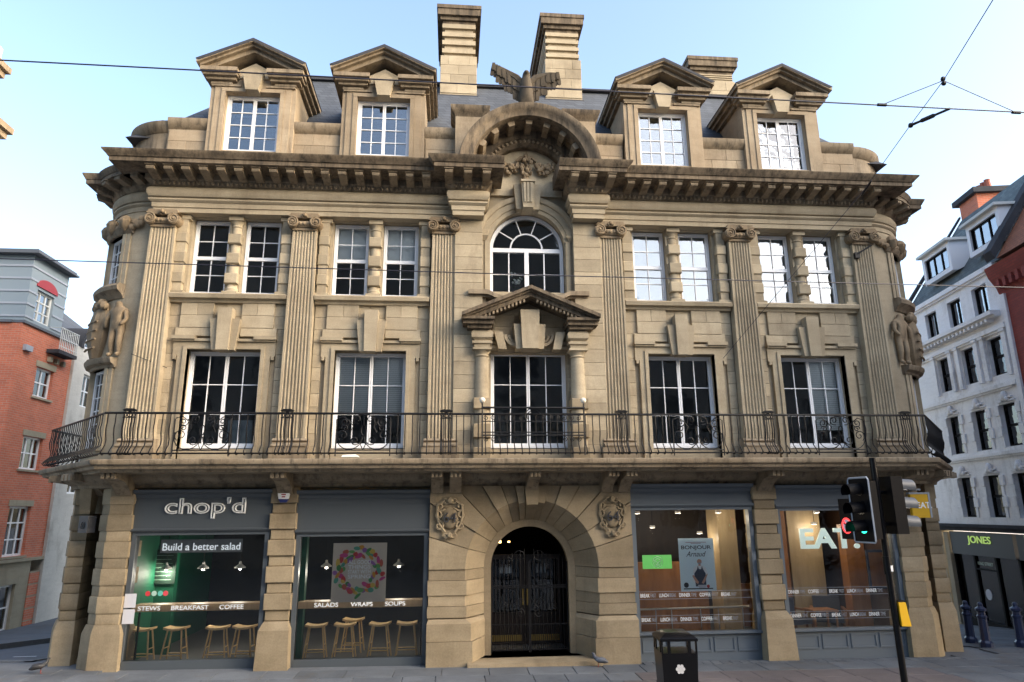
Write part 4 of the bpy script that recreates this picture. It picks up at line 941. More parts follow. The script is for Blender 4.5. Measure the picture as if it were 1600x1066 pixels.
# ------------------------------------------------------------------ shopfronts
def shopfront(x0, x1, zb, zt, fz0, fz1, mat, dmat, y=.0, stall=False):
    f = MB(); j = .09
    f.box(x0, x0+j, y-.05, y+.12, 0 if not stall else zb-.02, zt); f.box(x1-j, x1, y-.05, y+.12, 0 if not stall else zb-.02, zt); f.box(x0+j, x1-j, y-.05, y+.12, zt-.06, zt)
    if not stall: f.box(x0+j, x1-j, y-.06, y+.12, -.2, zb)
    S = part(f, 'shopfront', mat)
    g = MB(); g.box(x0+j, x1-j, y+.02, y+.03, zb, zt-.06); g.build('pane', 'glass_shop', S)
    b = MB(); b.box(x0-.02, x1+.02, y-.05, y+.14, fz0+.07, fz1); b.pryz([(y+.1, zt+.002), (y-.08, zt+.002), (y-.12, fz0+.04), (y-.12, fz0+.07), (y+.1, fz0+.072)], x0-.02, x1+.02)
    b.pryz([(y+.1, fz1), (y-.07, fz1), (y-.10, fz1+.06), (y-.18, fz1+.10), (y-.20, fz1+.16), (y+.1, fz1+.18)], x0-.02, x1+.02); b.box(x0-.02, x1+.02, y-.065, y, fz1-.12, fz1-.06); b.build('fascia', mat, S)
    if stall:
        b = MB(); b.box(x0, x1, y-.03, y+.12, -.2, zb-.07); b.pryz([(y+.1, zb-.07), (y-.05, zb-.07), (y-.11, zb-.045), (y-.11, zb-.005), (y+.1, zb)], x0-.01, x1+.01); b.build('stall_riser', mat, S)
        n = 5 if x0 > 0 and x0 < 4 else 4
        for k in range(n):
            a = x0+.08+(x1-x0-.16)*k/n+.03; c = x0+.08+(x1-x0-.16)*(k+1)/n-.03; b = MB()
            for q in ((a, c, .10, .13), (a, c, zb-.15, zb-.12), (a, a+.03, .13, zb-.15), (c-.03, c, .13, zb-.15)): b.box(q[0], q[1], y-.048, y-.02, q[2], q[3])
            b.build('riser_panel', mat, S)
    return S
shopfront(-8.13, -5.42, .20, 2.62, 2.62, 3.30, 'shop_grey', 'shop_dark'); shopfront(-4.88, -2.17, .15, 2.56, 2.56, 3.27, 'shop_grey', 'shop_dark')
shopfront(2.17, 4.88, .50, 3.03, 3.03, 3.36, 'shop_blue', 'shop_dark', stall=True); shopfront(5.42, 8.13, .50, 2.99, 2.99, 3.32, 'shop_blue', 'shop_dark', stall=True)
def fit(body, x0, x1, z, mat, y, parent=None, name='lettering', h=None, **kw):
    me = text_mesh(name, body, 1.0, mat, align='LEFT', **kw); xs_ = [v.co.x for v in me.vertices]; zs_ = [v.co.z for v in me.vertices]
    k = (x1-x0)/(max(xs_)-min(xs_)); kz = h/(max(zs_)-min(zs_)) if h else k
    for v in me.vertices: v.co.x = (v.co.x-min(xs_))*k; v.co.z = (v.co.z-min(zs_))*kz; 
    return put(name, me, parent, (x0, y, z))
# rooms behind: salad shop on the left, coffee shop on the right
simple('room_green', (.006, .03, .018), .8); simple('room_black', (.012, .014, .015), .9); simple('tile_floor', (.10, .10, .10), .5); simple('ceil_dark', (.02, .02, .02), .9); simple('ceil_brown', (.09, .055, .03), .9)
b = MB(); b.box(-8.2, -2.1, 5.0, 5.1, 0, 3.4); b.box(-2.2, -2.1, .15, 5, 0, 3.4); part(b, 'salad_shop_walls', 'room_black')
b = MB(); b.box(-8.25, -8.15, .15, 5, 0, 3.4); b.box(-8.15, -7.75, 1.4, 1.6, 0, 3.4); b.box(-4.86, -4.72, .3, .5, 0, 3.4); part(b, 'green_wall', 'green_paint')
b = MB(); b.box(-8.2, -2.1, .13, 5, 3.3, 3.4); part(b, 'shop_ceiling', 'ceil_dark'); b = MB(); b.box(-8.2, 8.2, .13, 5, -.1, .06); part(b, 'shop_floor', 'tile_floor')
b = MB(); b.box(2.1, 8.2, 4.6, 4.7, 0, 3.4); b.box(2.1, 2.15, .15, 4.6, 0, 3.4); b.box(8.15, 8.2, .15, 4.6, 0, 3.4); part(b, 'coffee_shop_walls', 'wood_dark')
b = MB(); b.box(2.1, 8.2, .13, 4.6, 3.0, 3.1); part(b, 'shop_ceiling', 'ceil_brown')
b = MB(); b.box(2.75, 4.5, 2.0, 2.1, 0, 1.75); b.box(4.0, 4.6, 2.3, 2.4, 0, 2.2); part(b, 'wood_panelling', 'wood_orange')
b = MB(); b.box(4.55, 5.0, 1.2, 1.9, 0, 3.25); b.box(5.75, 6.2, 1.8, 2.3, 0, 3.25); b.box(6.75, 7.6, 2.2, 2.7, 0, 3.25); part(b, 'room_column', 'wood_tan')
b = MB(); b.box(6.3, 6.6, 2.0, 2.3, 0, 3.25); b.box(7.65, 8.1, 1.2, 1.5, 0, 2.6); part(b, 'wood_panelling', 'wood_orange')
b = MB(); b.box(5.5, 8.1, 3.2, 3.3, 0, 1.1); part(b, 'wood_panelling', 'wood_orange')
# lit downlights in the coffee shop ceiling
simple('lamp_glow', (1, .8, .5), .5, emit=(1, .78, .45), estr=12)
for k, (x, y_, z_, lab) in enumerate(((2.5, .7, 2.9, 'lit downlight at the left end of the BONJOUR window ceiling'), (3.45, .7, 2.9, 'lit downlight in the middle of the BONJOUR window ceiling'), (4.4, .7, 2.9, 'lit downlight at the right end of the BONJOUR window ceiling'), (2.6, 1.9, 2.52, 'hanging spotlight above the green emblem panel'), (3.3, 2.3, 2.55, 'hanging spotlight just left of the BONJOUR poster top'), (4.25, 1.6, 2.42, 'hanging spotlight just right of the BONJOUR poster top'),
        (5.75, .7, 2.88, 'lit downlight at the left end of the EAT window ceiling'), (6.75, .7, 2.88, 'lit downlight in the middle of the EAT window ceiling'), (7.7, .7, 2.88, 'lit downlight at the right end of the EAT window ceiling'), (5.6, 1.5, 2.5, 'hanging spotlight left of the large E'), (7.3, 1.9, 2.6, 'hanging spotlight above the full stop of EAT'))):
    D = thing('ceiling_downlight', lab, 'downlight', (x, y_, z_), 0, 'lit downlights in the coffee shop')
    b = MB(); b.tube([(0, 0, .04), (0, 0, 3.05-z_)], .008, 5); b.build('stem', 'iron', D)
    b = MB(); b.lathe([(.06, .05), (.07, 0), (.055, -.01), (.05, .03)], 0, 0, 12); b.build('rim', 'white_trim', D); b = MB(); b.lathe([(.001, .012), (.05, .012), (.05, .02), (.001, .02)], 0, 0, 10); b.build('bulb', 'lamp_glow', D)
    ld = bpy.data.lights.new('downlight', 'POINT'); ld.energy = 3.2; ld.color = (1, .84, .62); ld.shadow_soft_size = .06; lo = bpy.data.objects.new('light', ld); COL.objects.link(lo); lo.parent = D; lo.location = (0, 0, -.12)
# window counter and stools
for x0, x1, lab in ((-7.98, -5.52, 'under the salad slogan'), (-4.78, -2.28, 'under the spring poster')):
    t = thing('window_counter', 'narrow wooden window bar '+lab, 'counter', ((x0+x1)/2, .26, .06), group=None); w_ = (x1-x0)/2
    b = MB(); b.box(-w_, w_, -.2, .12, 1.03, 1.16); b.build('top', 'wood_counter', t)
    for s in (-1, 1): b = MB(); b.box(s*(w_-.02)-.015, s*(w_-.02)+.015, .05, .1, 0, 1.03); b.build('leg', 'iron', t)
def stool():
    t = thing('bar_stool', '', 'stool', group='wooden stools behind the salad shop windows')
    b = MB(); b.loft([[(-.20, y, z+.02*abs(y)/.14) for y in (-.14, .14) for z in (.60, .64)][i] for i in (0, 1, 3, 2)] and [[(x, -.15, .61+.03*(x/.2)**2), (x, .15, .61+.03*(x/.2)**2), (x, .15, .65+.03*(x/.2)**2), (x, -.15, .65+.03*(x/.2)**2)] for x in (-.21, -.1, 0, .1, .21)]); b.build('seat', 'wood_pale', t)
    for sx in (-1, 1):
        for sy in (-1, 1): b = MB(); b.tube([(sx*.14, sy*.09, .62), (sx*.22, sy*.15, 0)], [.017, .015], 8); b.build('leg', 'wood_pale', t)
    for sy in (-1, 1): b = MB(); b.tube([(-.2, sy*.135, .15), (.2, sy*.135, .15)], .012, 6); b.build('stretcher', 'wood_pale', t)
    for sx in (-1, 1): b = MB(); b.tube([(sx*.185, -.12, .28), (sx*.185, .12, .28)], .012, 6); b.build('stretcher', 'wood_pale', t)
    return t
st = stool(); first = True
SPOTS = [(-7.93, .52, 'leftmost pale wooden stool behind the left salad window'), (-7.28, .54, 'second pale wooden stool behind the left salad window'), (-6.45, .52, 'third pale wooden stool behind the left salad window'), (-5.92, .54, 'rightmost pale wooden stool behind the left salad window'),
         (-4.47, .52, 'leftmost pale wooden stool under the spring poster window'), (-3.88, .52, 'second pale wooden stool under the spring poster window'), (-3.16, .52, 'third pale wooden stool under the spring poster window'), (-2.6, .54, 'rightmost pale wooden stool under the spring poster window'), (-3.8, 1.2, 'pale wooden stool half hidden behind the stools under the poster')]
for x, y_, lab in SPOTS:
    o = st if first else copy_tree(st); first = False; o.location = (x, y_, .06+.0); o['label'] = lab; o.rotation_euler = (0, 0, random.uniform(-.12, .12))
def pendant():
    t = thing('pendant_lamp', '', 'lamp', group='white pendant lamps in the salad shop'); b = MB(); b.lathe([(.12, 0), (.115, .02), (.06, .06), (.03, .085), (.025, .13), (.012, .14)], 0, 0, 16); b.build('shade', 'lamp_white', t)
    b = MB(); b.tube([(0, 0, .13), (0, 0, 1.45)], .006, 5); b.build('cord', 'iron', t); b = MB(); b.ball((0, 0, -.005), .04, 8); b.build('bulb', 'lamp_white', t); return t
def pendant_light(t):
    ld = bpy.data.lights.new('pendant', 'POINT'); ld.energy = 6.0; ld.color = (1, .9, .75); ld.shadow_soft_size = .05; lo = bpy.data.objects.new('light', ld); COL.objects.link(lo); lo.parent = t; lo.location = (0, 0, -.10)
pt = pendant(); first = True; PEND = []
for x, lab in ((-7.87, 'white pendant lamp nearest the green wall of the salad shop'), (-7.09, 'middle white pendant lamp below the better salad slogan'), (-6.31, 'white pendant lamp at the right end of the slogan strip'), (-4.45, 'white pendant lamp left of the spring poster'), (-2.86, 'white pendant lamp right of the spring poster')):
    o = pt if first else copy_tree(pt); first = False; o.location = (x, 1.2, 1.82); o['label'] = lab; PEND.append(o)
for o in PEND: pendant_light(o)
# menu board, window notices and stickers
def flat(name, poly, mat, y, parent, th=.004): b = MB(); b.prxz(poly, y-th, y); return b.build(name, mat, parent)
rect = lambda x0, x1, z0, z1: [(x0, z0), (x1, z0), (x1, z1), (x0, z1)]
simple('board_green', (.002, .02, .01), .8)
t = thing('menu_board', 'dark green chalk menu board hanging inside the left salad window', 'menu board', (-8.0, 1.36, 1.5)); flat('panel', rect(-.28, .28, 0, .72), 'board_green', 0, t, .02)
simple('board_chalk', (.12, .2, .15), .8)
for k in range(7): flat('chalk_line', rect(-.2+.02*(k % 3), .2-.03*(k % 2), .08+k*.085, .095+k*.085), 'board_chalk', -.021, t, .002)
for k, (z0, z1) in enumerate(((1.19, 1.45), (.89, 1.16))):
    t = tag(flat('paper_notice', rect(-8.12, -7.90, z0, z1), 'paper', -.054, None), ('upper' if k == 0 else 'lower')+' white paper notice taped inside the left shop window', 'notice', 'paper notices in the shop window')
for k, (x, c) in enumerate(((-7.72, (.55, .04, .05)), (-7.60, (.40, .55, .48)), (-7.48, (.12, .45, .38)), (-7.38, (.6, .06, .08)))):
    simple('sticker%d' % k, c, .5); tag(flat('round_sticker', circ(x, 1.44, .05, 16), 'sticker%d' % k, .018, None), ['leftmost red', 'pale grey green', 'turquoise', 'rightmost red'][k]+' round sticker on the left shop window', 'sticker', 'round stickers on the shop window')
# signs and lettering
t = thing('shop_sign', 'white outlined chop\'d lettering on the grey fascia', 'sign', (-7.55, -.055, 2.86)); o = fit("chop'd", -7.55, -5.93, 2.88, 'vinyl_white', -.075, None, 'letters', h=.43, outline=.030); o.parent = t; o.location = (0, -.012, .02)
simple('strip_grey', (.16, .17, .17), .4)
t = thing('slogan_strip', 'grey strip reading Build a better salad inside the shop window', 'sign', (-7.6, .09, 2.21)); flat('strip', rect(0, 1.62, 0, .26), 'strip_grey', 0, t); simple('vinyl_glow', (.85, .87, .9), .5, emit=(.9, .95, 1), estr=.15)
o = fit('Build a better salad', 0, 1.54, 0, 'vinyl_glow', 0, t, 'letters', depth=.002, bold=.006); o.location = (.04, -.008, .045)
for wds, zz, pre in (((('STEWS', -7.88, -7.45), ('BREAKFAST', -7.24, -6.52), ('COFFEE', -6.31, -5.84)), 1.118, 'left'), ((('SALADS', -4.45, -3.97), ('WRAPS', -3.72, -3.28), ('SOUPS', -3.03, -2.62)), 1.118, 'right')):
    for s_, a, c in wds:
        o = fit(s_, a, c, zz, 'vinyl_white', .016, None, 'window_lettering', depth=.002, h=.085, bold=.012); tag(o, 'white word %s lettered on the window bar' % s_, 'lettering', 'white words on the salad window bars')
# spring poster
t = thing('spring_poster', 'brown paper poster of vegetables circling the words all good things', 'poster', (-4.13, .05, 1.2)); flat('sheet', rect(0, 1.10, 0, 1.16), 'kraft', 0, t)
rn = random.Random(21); vc = [(.5, .04, .03), (.05, .22, .05), (.55, .25, .02), (.12, .35, .08), (.5, .05, .2), (.6, .42, .06), (.25, .1, .3), (.08, .3, .2), (.45, .09, .04)]
for k, c in enumerate(vc): simple('veg%d' % k, c, .7)
for k in range(64):
    a = k*2*math.pi/32+rn.uniform(-.08, .08); rr = rn.uniform(.29, .40) if k < 32 else rn.uniform(.40, .50); x, z = .55+rr*math.cos(a)*1.0, .60+rr*math.sin(a)*.98; w_, h_ = rn.uniform(.03, .05), rn.uniform(.045, .09); ro = rn.uniform(-.9, .9)+a
    p = [(x+w_*math.cos(q)*math.cos(ro)-h_*math.sin(q)*math.sin(ro)*(1.2 if math.sin(q) > 0 else .8), z+w_*math.cos(q)*math.sin(ro)+h_*math.sin(q)*math.cos(ro)) for q in [i*math.pi/6 for i in range(12)]]
    flat('vegetable', p, 'veg%d' % (k*5 % 9), -.004-.0006*(k % 5), t, .001)
for k, s_ in enumerate(('ALL GOOD', 'THINGS', 'START WITH', 'SPRING')): o = fit(s_, 0, .46, 0, 'vinyl_white', 0, t, 'letters', depth=.001, h=.08, bold=.018); o.location = (.32, -.009, .74-k*.095)
# chef poster
t = thing('chef_poster', 'pale blue BONJOUR poster of a cook in a dark apron', 'poster', (3.20, .05, 1.28)); simple('poster_blue', (.72, .86, .90), .6); flat('sheet', rect(0, .78, 0, 1.09), 'poster_blue', 0, t)
simple('print_black', (.012, .012, .014), .6); simple('print_skin', (.55, .30, .21), .7); simple('print_apron', (.035, .045, .075), .7)
o = fit('BONJOUR', 0, .66, 0, 'print_black', 0, t, 'letters', depth=.001, h=.10, bold=.01); o.location = (.06, -.006, .84); o = fit('Arnaud', 0, .44, 0, 'print_black', 0, t, 'letters', depth=.001, h=.11, shear=.4); o.location = (.16, -.006, .71)
flat('print_line', rect(.16, .62, 1.0, 1.008), 'lunette_red', -.005, t, .001); flat('print_line', rect(.28, .50, .98, .988), 'lunette_red', -.005, t, .001)
flat('shirt', [(.27, .22), (.30, .47), (.38, .53), (.50, .53), (.58, .47), (.60, .36), (.54, .32), (.53, .14), (.33, .14)], 'vinyl_white', -.004, t, .001); flat('arm', [(.26, .32), (.30, .33), (.40, .19), (.38, .15), (.34, .17)], 'print_skin', -.0065, t, .001); flat('arm', [(.61, .36), (.56, .33), (.46, .17), (.50, .15), (.54, .2)], 'print_skin', -.0065, t, .001)
flat('apron', [(.33, .10), (.31, .36), (.38, .45), (.40, .52), (.42, .45), (.47, .45), (.49, .52), (.51, .45), (.56, .36), (.56, .10)], 'print_apron', -.0055, t, .001); flat('head', circ(.44, .605, .052, 16), 'print_skin', -.0055, t, .001); flat('neck', rect(.415, .465, .52, .57), 'print_skin', -.005, t, .001); flat('beard', circ(.44, .585, .035, 10, 180, 360), 'grey_plastic', -.0065, t, .0005)
flat('table_edge', rect(.06, .70, .045, .065), 'print_black', -.0065, t, .001); flat('bowl', [(.40, .07), (.54, .07), (.57, .13), (.37, .13)], 'paper', -.0075, t, .001); flat('pan', circ(.12, .13, .055, 10), 'print_black', -.0075, t, .001); flat('tart', circ(.60, .10, .035, 10), 'veg0', -.0075, t, .001)
# green emblem panel and rails inside the coffee shop
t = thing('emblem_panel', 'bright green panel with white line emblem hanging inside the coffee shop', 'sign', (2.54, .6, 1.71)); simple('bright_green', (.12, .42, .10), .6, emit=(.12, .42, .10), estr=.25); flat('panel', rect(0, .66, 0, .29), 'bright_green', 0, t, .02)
b = MB()
for r_ in (.115, .07): b.tube([(.34+r_*math.cos(R(a))*1.0, -.026, .145+r_*math.sin(R(a))) for a in range(0, 360, 45)], .006, 4, True)
for s in (-1, 1): b.tube([(.34+s*.1, -.026, .19), (.34, -.026, .13), (.34+s*.05, -.026, .04)], .006, 4)
b.build('emblem', 'vinyl_white', t)
t = thing('window_rail', 'thin steel handrail behind the glass of the coffee shop', 'rail', (3.6, .5, .06)); simple('steel', (.5, .5, .5), .3, 1); b = MB(); b.tube([(-1.3, 0, .82), (1.25, 0, .84)], .022, 8); b.build('handrail', 'steel', t)
for x in (-1.2, -.85, -.5, .15, .55, 1.1): b = MB(); b.tube([(x, 0, 0), (x, 0, .83)], .012, 6); b.build('post', 'steel', t)
def words(x0, x1, z, first_, lab):
    t = thing('window_strip', lab, 'lettering', (x0, .016, z)); W_ = x1-x0
    b = MB(); b.box(0, W_, -.001, .001, .0, .006); b.box(0, W_, -.001, .001, .15, .156); b.build('line', 'grey_plastic', t); x = 0.02; lst = [('BREAK', 'FAST'), ('LUNCH', 'BREAK'), ('DINNER', 'TIME'), ('COFFEE', 'FIRST')]; k = first_
    while x < W_-.34:
        for wd, bo in zip(lst[k % 4], (.014, 0)):
            ww = .040*len(wd)*(1 if bo else .72)
            if x+ww > W_: break
            o = fit(wd, 0, ww, 0, 'vinyl_white' if bo else 'grey_plastic', 0, t, 'letters', depth=.001, h=.075, bold=bo); o.location = (x, -.002, .04); x += ww+.02
        x += .05; k += 1
words(2.28, 4.76, 1.14, 0, 'upper strip of mealtime words on the left coffee shop window'); words(2.28, 4.76, .66, 0, 'lower strip of mealtime words on the left coffee shop window'); words(5.53, 8.0, 1.16, 2, 'upper strip of mealtime words on the EAT window'); words(5.53, 8.0, .68, 2, 'lower strip of mealtime words on the EAT window')
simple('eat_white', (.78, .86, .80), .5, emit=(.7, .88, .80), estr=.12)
t = thing('window_sign', 'large pale EAT. letters hung behind the right hand shop window', 'sign', (5.97, .10, 2.11)); o = fit('EAT.', 0, 1.36, 0, 'eat_white', 0, t, 'letters', depth=.02, h=.44, bold=.03); o.location = (0, -.02, 0)
# coffee shop furniture seen low in the EAT window
for k, (x, y_) in enumerate(((6.3, 1.5), (7.3, 1.7))):
    t = thing('armchair', ('left' if k == 0 else 'right')+' low wooden armchair with dark cushions inside the EAT window', 'chair', (x, y_, .06), .3-k*.7); b = MB(); b.box(-.3, .3, -.3, .3, .32, .45); b.box(-.3, .3, .22, .32, .45, .85); b.build('cushion', 'print_apron', t)
    for s in (-1, 1):
        b = MB(); b.box(s*.35-.03, s*.35+.03, -.33, .33, .58, .62); b.build('arm', 'wood_orange', t)
        for yy in (-.3, .3): b = MB(); b.box(s*.35-.03, s*.35+.03, yy-.03, yy+.03, 0, .58); b.build('leg', 'wood_orange', t)
t = thing('coffee_table', 'small square wooden table between the two armchairs in the EAT window', 'table', (6.85, 1.2, .06)); b = MB(); b.box(-.3, .3, -.25, .25, .62, .66); b.build('top', 'wood_orange', t)
for sx in (-1, 1):
    for sy in (-1, 1): b = MB(); b.box(sx*.26-.02, sx*.26+.02, sy*.2-.02, sy*.2+.02, 0, .62); b.build('leg', 'wood_orange', t)
t = thing('framed_poster', 'dark framed picture standing at the right end of the EAT window', 'poster', (7.75, .6, 1.2)); flat('frame', rect(0, .45, 0, .85), 'print_apron', 0, t, .03); flat('picture', rect(.05, .40, .06, .79), 'wood_orange', -.031, t, .002)
# alarm box, number plaque, projecting yellow sign, wall bracket
t = thing('alarm_box', 'white and blue alarm box high on the second shop pier', 'alarm', (-5.15, -.165, 3.19)); simple('alarm_blue', (.02, .03, .14), .4)
b = MB(); b.prxz([(-.13, .25), (.13, .25), (.10, .07), (-.10, .07)], -.07, 0); b.build('cover', 'vinyl_white', t); b = MB(); b.prxz([(-.10, .068), (.10, .068), (.06, 0), (-.06, 0)], -.065, 0); b.build('base', 'alarm_blue', t)
for k in range(3): flat('print_line', rect(-(.055, .045, .035)[k], (.055, .045, .035)[k], .19-k*.045, .215-k*.045), 'lunette_red', -.0705, t, .002)
t = thing('number_plaque', 'slate blue plaque numbered 60 above the left corner doorway', 'sign', (-9.18, .22, 2.62), R(-40)); b = MB(); b.box(-.20, .20, -.06, .1, 0, .34); b.build('plate', 'sign_slate', t); o = fit('60', 0, .17, 0, 'print_black', 0, t, 'numerals', depth=.01, bold=.02); o.location = (-.085, -.065, .08)
t = thing('projecting_sign', 'yellow projecting shop sign on the right corner pier behind the signals', 'sign', (8.30, -.16, 2.76)); b = MB(); b.box(.0, .40, -.32, -.24, 0, .50); b.build('panel', 'sign_yellow', t); b = MB(); b.box(-.03, .44, -.33, -.23, .50, .54); b.box(.40, .44, -.33, -.23, 0, .50); b.build('frame', 'grey_plastic', t); o = fit('EAT.', 0, .34, 0, 'vinyl_white', 0, t, 'letters', depth=.002, bold=.02); o.location = (.12, -.323, .2)
b = MB(); b.box(.2, .3, -.26, .1, .58, .62); b.build('arm', 'grey_plastic', t)
t = thing('wall_bracket', 'small black bracket with slanting arm fixed to the rightmost fluted pilaster', 'bracket', (7.98, -.24, 8.83)); b = MB(); b.box(-.05, .07, -.06, .02, 0, .14); b.build('plate', 'iron', t); b = MB(); b.tube([(0, -.05, .1), (.34, -.12, .30)], .02, 6); b.build('arm', 'iron', t)
# ------------------------------------------------------------------ neighbours
K_ = 1.25
def kz(z): return 2.95+K_*(z-2.95)
def sashwin(parent, x0, x1, z0, z1, y, fm, nx=2, nz=2, g='glass_sky', meet=False, fr=.07):
    f = MB(); f.box(x0, x0+fr, y-.04, y+.06, z0, z1); f.box(x1-fr, x1, y-.04, y+.06, z0, z1); f.box(x0+fr, x1-fr, y-.04, y+.06, z1-fr, z1); f.box(x0+fr, x1-fr, y-.04, y+.06, z0, z0+fr)
    for i in range(1, nx): xx = x0+(x1-x0)*i/nx; f.box(xx-.025, xx+.025, y-.03, y+.04, z0+fr, z1-fr)
    for j in range(1, nz): zz = z0+(z1-z0)*j/nz; f.box(x0+fr, x1-fr, y-.028, y+.038, zz-(.04 if meet else .022), zz+(.04 if meet else .022))
    W = f.build('window', fm, parent); p = MB(); p.box(x0+fr, x1-fr, y+.0, y+.006, z0+fr, z1-fr); p.build('pane', g, W); p = MB(); p.box(x0+fr, x1-fr, y+.25, y+.26, z0+fr, z1-fr); p.build('room_back', 'dark_room', W); return W
def walled(b, x0, x1, z0, z1, holes, y0=0, y1=.35):
    """wall with rectangular openings (hx0,hx1,hz0,hz1) grouped in rows"""
    zs = sorted({z0, z1, *[h[2] for h in holes], *[h[3] for h in holes]})
    for a, c in zip(zs[:-1], zs[1:]):
        x = x0
        for h in sorted(h for h in holes if h[2] <= a+1e-6 and h[3] >= c-1e-6):
            if h[0] > x: b.box(x, h[0], y0, y1, a, c)
            x = h[1]
        if x < x1: b.box(x, x1, y0, y1, a, c)
# left: red brick building (frame: x runs away from the camera along the side street)
simple('roof_grey', (.09, .10, .115), .6)
BR = thing('brick_building', 'red brick building with blue grey top storey across the left side street', 'building', (-15.95, 9.5, 0), R(90))
Z = kz; S_ = lambda s: s*K_
wins = [(-.20, .62, 6.14, 6.96), (-.28, .62, 4.18, 5.06), (-.38, .55, 1.95, 3.22), (-.6, .40, .10, 1.24)]
H = [(S_(a), S_(c), Z(z0), Z(z1)) for a, c, z0, z1 in wins]
b = MB(); walled(b, S_(-1.12), S_(1.42), Z(1.86), Z(7.95), H[:3]); b.box(S_(-1.12)-9, S_(-1.12), .0, .35, -2, Z(7.95)) if False else None
part_ = lambda b, n, m, par: b.build(n, m, par)
part_(b, 'brick_wall', 'brick_red', BR)
b = MB(); b.box(S_(-1.12)+.004, S_(-1.12)+.3, .35, 7, Z(1.86), Z(7.95)); part_(b, 'brick_front', 'brick_red', BR)
b = MB(); walled(b, S_(-1.12), S_(.95), -2, Z(1.80), [(S_(-.6), S_(.40), Z(.10), Z(1.24))]); b.box(S_(-1.12), S_(-1.12)+.3, .35, 7, -2, Z(1.80)); part_(b, 'stone_base', 'pale_stone', BR)
for k in range(5): b = MB(); b.box(S_(.95), S_(1.38), -.03, .3, Z(-.05+k*.31), Z(.22+k*.31)); part_(b, 'brick_band', 'brick_red', BR); b = MB(); b.box(S_(.95), S_(1.38), -.02, .3, Z(.22+k*.31), Z(.26+k*.31)); part_(b, 'stone_band', 'pale_stone', BR)
b = MB(); b.box(S_(-1.14), S_(2.6), -.08, .3, Z(1.80), Z(1.88)); b.box(S_(-.62), S_(.72), -.03, .2, Z(1.94), Z(2.0)) if False else None; part_(b, 'string_course', 'pale_stone', BR)
for (a, c, z0, z1) in H:
    sashwin(BR, a, c, z0, z1, .14, 'white_paint', 3 if z0 < Z(5.5) and z0 > 0 else 2, 3 if Z(3) > z0 > Z(1.5) else 2)
    b = MB(); b.box(a-.08, c+.08, -.03, .2, z1+.004, z1+.20); part_(b, 'lintel', 'pale_stone', BR); b = MB(); b.box(a-.08, c+.08, -.06, .2, z0-.07, z0-.003); part_(b, 'sill', 'pale_stone', BR)
# upper storey in banded render, red lunettes, flat roof
zt0, zt1 = Z(8.0), Z(9.85)
hu = (S_(-.74), S_(.06), Z(8.13), Z(9.0)); b = MB(); walled(b, S_(-1.12), S_(.62), zt0, zt1, [hu], -.02, .3); b.box(S_(-1.12), S_(-1.12)+.3, .3, 1.0, zt0, zt1); b.box(S_(-1.12), S_(-1.12)+.3, 3.1, 7, zt0, zt1); b.box(S_(-1.12), S_(-1.12)+.3, 1.0, 3.1, Z(9.1), zt1); b.box(S_(.58), S_(.62), .3, 4, zt0, zt1); part_(b, 'rendered_storey', 'blue_grey', BR)
for k in range(5):
    z = zt0+.14+k*.44
    b = MB(); b.box(S_(-1.12)-.02, hu[0] if z < hu[3] else S_(.62), -.045, -.021, z, z+.07); part_(b, 'render_band', 'grey_plastic', BR)
    if z < hu[3]: b = MB(); b.box(hu[1], S_(.62), -.045, -.021, z, z+.07); part_(b, 'render_band', 'grey_plastic', BR)
    b = MB(); b.box(S_(-1.12)-.025, S_(-1.12)-.001, -.03, 1.0 if z < Z(9.1) else 7, z, z+.07); part_(b, 'render_band', 'grey_plastic', BR)
sashwin(BR, *hu, .1, 'light_cream', 3, 3, 'glass_bright')
W = sashwin(BR, 0, 0.01, 0, .01, 50, 'light_cream', 1, 1) if False else None
f = MB(); x_ = S_(-1.12)
for y0, y1 in ((1.0, 1.08), (1.6, 1.66), (2.3, 2.36), (3.02, 3.1)): f.box(x_+.02, x_+.1, y0, y1, zt0+.1, Z(9.1))
for zz in (zt0+.1, zt0+.55, zt0+1.0, Z(9.1)-.07): f.box(x_+.03, x_+.09, 1.0, 3.1, zz, zz+.06)
W = f.build('window', 'light_cream', BR); p = MB(); p.box(x_+.06, x_+.065, 1.0, 3.1, zt0, Z(9.1)); p.build('pane', 'glass_sky', W); p = MB(); p.box(x_+.5, x_+.51, .9, 3.2, zt0, Z(9.1)); p.build('room_back', 'dark_room', W)
cx_ = (hu[0]+hu[1])/2; b = MB(); b.prxz([(cx_+.62*math.cos(R(a)), hu[3]+.10+.34*math.sin(R(a))) for a in range(0, 181, 15)], -.06, -.02); part_(b, 'lunette', 'lunette_red', BR)
b = MB(); b.loft([[(x_-.06, 2.05+1.05*math.cos(R(a)), Z(9.1)+.06+.42*math.sin(R(a))) for a in range(0, 181, 15)], [(x_-.02, 2.05+1.05*math.cos(R(a)), Z(9.1)+.06+.42*math.sin(R(a))) for a in range(0, 181, 15)]]); part_(b, 'lunette', 'lunette_red', BR)
b = MB(); b.box(S_(-1.12)-.25, S_(.66)+.1, -.3, 7, zt1, zt1+.06); b.box(S_(-1.12)-.18, S_(.66)+.05, -.22, 7, zt1+.06, zt1+.16); b.box(S_(-1.14), S_(1.46), -.07, .3, Z(7.95), Z(8.02)); b.box(S_(-1.14)-.05, S_(-1.14)+.2, .3, 7, Z(7.95), Z(8.02)); part_(b, 'roof_edge', 'roof_grey', BR)
